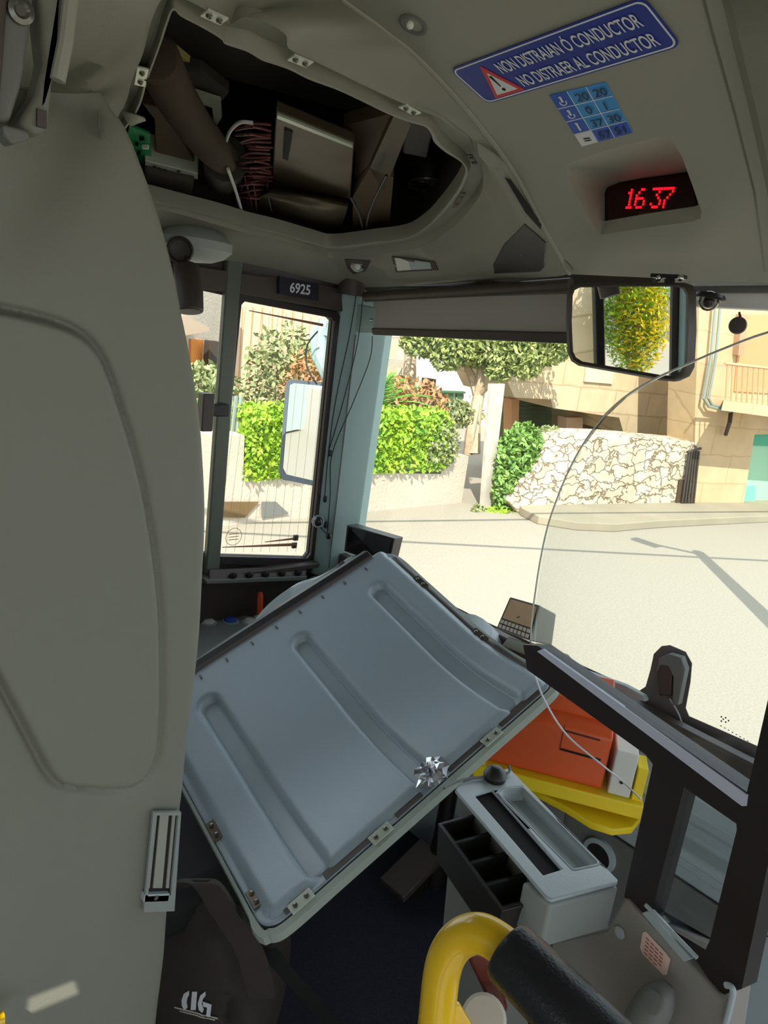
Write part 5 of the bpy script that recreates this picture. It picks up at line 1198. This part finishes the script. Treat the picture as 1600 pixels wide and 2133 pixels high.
for (x, y, d_, r_, n_) in ((870, 712, 9.3, .22, 420), (910, 705, 9.4, .3, 700), (930, 740, 9.3, .22, 420), (960, 715, 9.3, .32, 800), (1010, 720, 9.4, .35, 900), (1060, 735, 9.3, .30, 800), (1100, 725, 9.2, .32, 850), (1095, 760, 9.2, .2, 350), (1140, 720, 9.2, .28, 600), (1165, 715, 9.2, .22, 400), (1040, 770, 9.3, .18, 260), (1000, 655, 9.4, .7, 1500), (1120, 660, 9.2, .6, 1200), (900, 670, 9.4, .45, 700)):
    leaves(q, P(x, y, d_), (r_*1.08, r_*1.08, r_*.9), int(n_*1.5), .042)
q.build('leaves', 'leaf2', t, smooth=False, recalc=False)
# dry palm trunk and post at left of white house
b = MB(); b.tube([P(862, 930, 10.5), P(858, 860, 10.5), P(852, 800, 10.5), P(856, 720, 10.5)], [.12, .12, .1, .08], 8); b.build('dry_trunk', 'bark', label='brown dry trunk left of the white house', cat='trunk')
b = MB(); b.box(P(888, 830, 10.2), .14, .14, .55); b.build('stone_post', 'brownwall', label='short brown post before the white house', cat='post')
# gate post
t = MB()
gpl = vplane((-5.75, 7, GZ), (-5.75, 8, GZ))
b = slab(gpl, [(1022, 800), (1052, 800), (1022, 1066), (1003, 1066)], 0, .04); b.build('gate_post', mat('weathered_white', (190, 182, 168), .9, var=.12, vscale=6), label='tall weathered white gate post at the end of the low wall', cat='post')
# white house with garage
WH = vplane(P(850, 820, 15), P(980, 820, 16.5))
t = thing('white_house', onp(WH, 910, 870), 'white rendered house with green garage door behind the tree', 'building')
b = slab(WH, [(858, 735), (1060, 720), (1060, 890), (852, 890)], 0, .4); b.build('wall', 'whitew', t)
b = slab(WH, [(895, 815), (945, 818), (945, 866), (893, 864)], .05, .1); b.build('garage_door', 'garage', t)
b = slab(WH, [(952, 818), (966, 819), (966, 866), (952, 866)], .05, .1); b.build('garage_door', 'garage', t)
b = slab(WH, [(858, 812), (970, 816), (970, 820), (858, 815)], .1, .1); b.build('lintel', 'garage', t)
b = MB()
for k in range(5): b.tube([onp(WH, 968+k*9, 866-k*12, .4), onp(WH, 972+k*9, 834-k*12, .4)], .03, 5)
b.tube([onp(WH, 966, 836, .4), onp(WH, 1010, 780, .4)], .04, 6); b.build('stair_rail', 'whitew', t)
# balcony building at left of white house
BB = vplane(P(740, 780, 14), P(860, 780, 15))
t = thing('balcony_house', onp(BB, 800, 880), 'cream house with railed balcony above the palm', 'building')
b = slab(BB, [(715, 600), (850, 640), (850, 745), (835, 840), (715, 860)], -1, .3); b.build('wall', 'peach', t)
b = slab(BB, [(700, 738), (852, 752), (852, 768), (700, 755)], .2, 1.2); b.build('balcony_slab', 'stucco', t)
b = MB()
for k in range(22): b.tube([onp(BB, 740+k*5, 700, .2), onp(BB, 740+k*5, 748, .2)], .012, 4)
b.tube([onp(BB, 738, 700, .2), onp(BB, 852, 702, .2)], .02, 5); b.build('railing', mat('pink_rail', (220, 190, 170), .8), t)
b = slab(BB, [(770, 790), (850, 790), (850, 835), (770, 838)], -.95, .02); b.build('doorway', 'brownwall', t)
# peach building in the side window
PB = vplane(P(460, 800, 12.5), P(690, 800, 14))
t = thing('peach_building', onp(PB, 560, 870), 'tall peach facade with vertical joints in the side window', 'building')
b = slab(PB, [(440, 420), (720, 470), (700, 800), (688, 860), (440, 850)], 0, 2); b.build('wall', 'peach', t)
for k in range(7):
    x = 505+k*21; q = slab(PB, [(x, 640), (x+1.6, 640), (x-8, 840), (x-9.6, 840)], .01, .02); q.build('joint', 'wood2', t)
b = slab(PB, [(612, 725), (680, 730), (676, 760), (608, 756)], .1, .12); b.build('brown_panel', M['wood2'], t)
LB = vplane(P(300, 800, 9.5), P(450, 800, 11.5))
t = thing('corner_house', onp(LB, 420, 850), 'cream house with orange shutter at the left of the side window', 'building')
b = slab(LB, [(300, 450), (470, 500), (462, 850), (300, 850)], 0, 1.5); b.build('wall', 'stucco', t)
b = slab(LB, [(398, 706), (424, 708), (420, 768), (398, 790)], .03, .05); b.build('shutter', 'shutter', t)
b = slab(LB, [(380, 655), (436, 682), (436, 690), (380, 700)], .3, .4); b.build('canopy', 'peach', t)
b = MB(); b.box(onp(LB, 440, 735, .15), .16, .16, .35); b.build('lantern', 'iron', t)
# right: rubble wall
PR = vplane(GP(1105, 1068), GP(1430, 1060))
b = slab(PR, [(1165, 912), (1180, 905), (1300, 908), (1455, 922), (1440, 1064), (1300, 1066), (1200, 1078), (1090, 1080), (1060, 1045), (1090, 1000), (1140, 950)], 0, .5)
b.build('rubble_wall', 'rubble', label='rough rubble stone wall beside the pavement', cat='wall', bevel=.02)
t = thing('iron_gate', onp(PR, 1430, 1062, .05), 'narrow dark iron gate at the right end of the rubble wall', 'gate')
for k in range(5):
    q = MB(); q.tube([onp(PR, 1420+k*6, 1056, .06), onp(PR, 1436+k*5, 940, .06)], .018, 6); q.build('bar', 'iron', t)
b = MB(); b.tube([onp(PR, 1408, 1060, .06), onp(PR, 1446, 1058, .06)], .02, 6); b.tube([onp(PR, 1432, 942, .06), onp(PR, 1460, 934, .06)], .02, 6); b.build('rail', 'iron', t)
b = slab(PR, [(1416, 1000), (1438, 1000), (1432, 1056), (1408, 1058)], .03, .02); b.build('back_plate', M['wood'], t)
# upper stone building above the rubble wall
PU = vplane(GP(1105, 1068)+V((-1.3, 0, 0)), GP(1430, 1060)+V((-1.3, .3, 0)))
t = thing('stone_building', onp(PU, 1250, 1000), 'large sandstone block building rising over the rubble wall', 'building')
b = slab(PU, [(1058, 560), (1478, 545), (1460, 925), (1300, 905), (1290, 870), (1152, 850), (1148, 832), (1072, 828), (1050, 780)], 0, 1.2); b.build('wall', 'blocks', t)
b = slab(PU, [(1040, 820), (1310, 850), (1310, 1010), (1040, 1080)], -1.2, .3); b.build('porch_wall', mat('porch_green', (150, 152, 118), .9), t)
b = slab(PU, [(1082, 832), (1150, 836), (1148, 1010), (1082, 1010)], -1.1, .06); b.build('slatted_shutter', 'greenshut', t)
for k in range(16):
    q = slab(PU, [(1084, 838+k*8), (1148, 841+k*8), (1148, 843+k*8), (1084, 840+k*8)], -1.04, .03); q.build('slat', mat('slat_dark', (84, 92, 64), .8) if 'slat_dark' not in bpy.data.materials else bpy.data.materials['slat_dark'], t, smooth=False)
b = slab(PU, [(1215, 862), (1290, 872), (1262, 905), (1215, 900)], -.9, .1); b.build('window', 'brownwall', t)
b = slab(PU, [(1180, 870), (1214, 870), (1214, 905), (1180, 905)], -.7, .2); b.build('pier', 'peach', t)
b = slab(PU, [(1066, 832), (1082, 832), (1078, 940), (1066, 930)], -.8, .2); b.build('door_jamb', M['wood2'], t)
b = slab(PU, [(1222, 752), (1280, 768), (1276, 800), (1218, 795)], .03, .05); b.build('window', mat('grey_shutter', (200, 185, 165), .9), t)
# right facade on the street line
PF = vplane(GP(1430, 1060), GP(1600, 1060))
t = thing('street_facade', onp(PF, 1500, 1060), 'plain sandstone facade with balcony and green door at the right', 'building')
b = slab(PF, [(1462, 500), (1900, 480), (1900, 1075), (1440, 1062)], 0, .5, [[(1572, 905), (1640, 905), (1625, 1056), (1548, 1054)]]); b.build('wall', 'blocks2', t, smooth=False)
b = slab(PF, [(1565, 900), (1640, 905), (1625, 1060), (1540, 1058)], -.15, .1); b.build('street_door', 'greenpale', t, smooth=False)
b = slab(PF, [(1568, 902), (1640, 905), (1638, 930), (1564, 928)], -.1, .06); b.build('door_head', 'green', t)
b = slab(PF, [(1545, 1015), (1575, 1013), (1572, 1056), (1540, 1056)], -.1, .05); b.build('door_base', mat('mint_paint', (120, 205, 170), .7), t)
b = slab(PF, [(1545, 655), (1640, 655), (1640, 822), (1530, 815)], .02, .06); b.build('balcony_door', 'wood2', t)
b = slab(PF, [(1546, 655), (1560, 655), (1548, 740), (1538, 740)], .10, .1); b.build('shutter_leaf', mat('taupe_shutter', (176, 142, 112), .8), t)
b = MB(); b.prism([onp(PF, 1508, 832, .0), onp(PF, 1508, 832, .7), onp(PF, 1800, 875, .7), onp(PF, 1800, 875, 0)], (0, 0, -.14)); b.build('balcony_slab', 'blocks2', t)
b = MB(); 
for k in range(16): b.tube([onp(PF, 1512+k*11, 836+k*1.2, .65), onp(PF, 1516+k*11, 758+k*1.2, .65)], .012, 5)
b.tube([onp(PF, 1510, 757, .65), onp(PF, 1700, 778, .65)], .02, 6); b.build('railing', mat('rail_rust', (206, 160, 120), .7), t)
b = MB(); b.tube([onp(PF, 1524, 850, .05), onp(PF, 1520, 880, .2), onp(PF, 1512, 905, .06)], .03, 6); b.build('corbel', 'iron', t)
for off, lab in ((0, 'outer'), (10, 'inner')):
    q = MB(); q.tube([onp(PF, 1498+off, 560, .10), onp(PF, 1482+off, 740, .10), onp(PF, 1466+off, 830, .10), onp(PF, 1476+off*.7, 846-off*.3, .10), onp(PF, 1522, 858-off*.6, .10)], .022, 8)
    q.build('drainpipe', 'pipe', label='%s of the twin grey pipes running down the sandstone facade' % lab, cat='pipe', group='twin pipes on the facade')
# ivy and weeds near the gate post
shrub('ivy_shrub', P(1080, 960, 9.3), (.25, .4, .5), 2600, .045, 'leaf3', 'green climbing shrub in the gap beside the gate post')
shrub('ivy_shrub', P(1055, 1010, 9.2), (.16, .2, .35), 900, .04, 'leaf3', 'bright green shrub foot right beside the gate post', stem=False)
shrub('ivy_shrub', P(1135, 935, 9.6), (.25, .4, .3), 1500, .045, 'leafo', 'pale leafy shrub on top of the rubble wall')
shrub('ground_weed', P(1045, 1066, 9.2), (.15, .3, .06), 300, .04, 'leaf1', 'patch of weeds on the kerb under the gate post', 'weed', stem=False)
shrub('ground_weed', P(995, 1062, 9.0), (.05, .12, .08), 80, .035, 'leafo', 'small weed at the foot of the low wall', 'weed', stem=False)
# yellow flowering bush and stone wall left of the bus, seen in the mirror
shrub('blossom_bush', V((-6.0, -2.58, .55)), (.35, .32, .75), 6500, .028, 'leaf1', 'green bush with yellow blossom reflected in the interior mirror')
o = [x for x in bpy.data.objects if x.name.startswith('blossom_bush')][0]
q = MB(); leaves(q, (-5.9, -2.60, .40), (.33, .26, .5), 2600, .028); q.build('blossoms', 'flowery', o, smooth=False, recalc=False)
b = MB(); b.box((-6.35, -1.25, .8), .3, 2.3, 2.7); b.build('brick_wall', 'blocks', label='block wall left of the bus seen in the interior mirror', cat='wall')
b = MB(); b.box((-9, -9, 2), 5, 4, 5); b.build('pale_house', mat('pale_green_render', (170, 190, 176), .9), label='pale green house far behind the bus on its left side', cat='building')
b = MB(); b.box((XW+.01, .575, 1.22), .02, .03, .74); b.build('window_divider', 'black', wi, bevel=.003)
b = MB(); b.box((XW+.02, .20, 1.25), .03, .16, .8); b.build('trim_14', 'pillar', kind='structure', bevel=.004)
b = MB(); b.box((XW+.045, .20, 1.40), .02, .035, .09); b.build('emergency_hammer', mat('hammer_red', (200, 30, 30), .4), label='red emergency hammer on the pillar behind the driver window', cat='hammer', bevel=.004)
# street lamp and overhead cables whose shadows fall on the road
off = V((SUNV.x, SUNV.y, 0))/SUNV.z
tip = GP(1455, 1150); base = tip+off*6.0
t = thing('street_lamp', base, 'tall grey street lamp in front of the bus, outside the picture', 'lamp')
b = MB(); b.tube([base, base+V((0, 0, 6.0))], [.14, .07], 12); b.build('pole', 'pipe', t)
arm = GP(1345, 1130)+off*6.0+V((0, 0, 6)); b = MB(); b.tube([base+V((0, 0, 5.9)), arm], .03, 8); b.build('arm', 'pipe', t)
b = MB(); b.box(arm, .3, .14, .08); b.build('lamp_head', 'pipe', t)
for (x0, y0, x1, y1) in ((830, 1128, 1290, 1152), (880, 1085, 1120, 1082)):
    p0_, p1_ = GP(x0, y0), GP(x1, y1); d_ = p1_-p0_
    b = MB(); b.tube([p0_-d_*3+off*6.2+V((0, 0, 6.2)), p1_+d_*3+off*6.2+V((0, 0, 6.2))], .025, 6)
    b.build('overhead_cable', 'wireb', label='overhead street cable crossing above the road', cat='cable', group='overhead street cables')
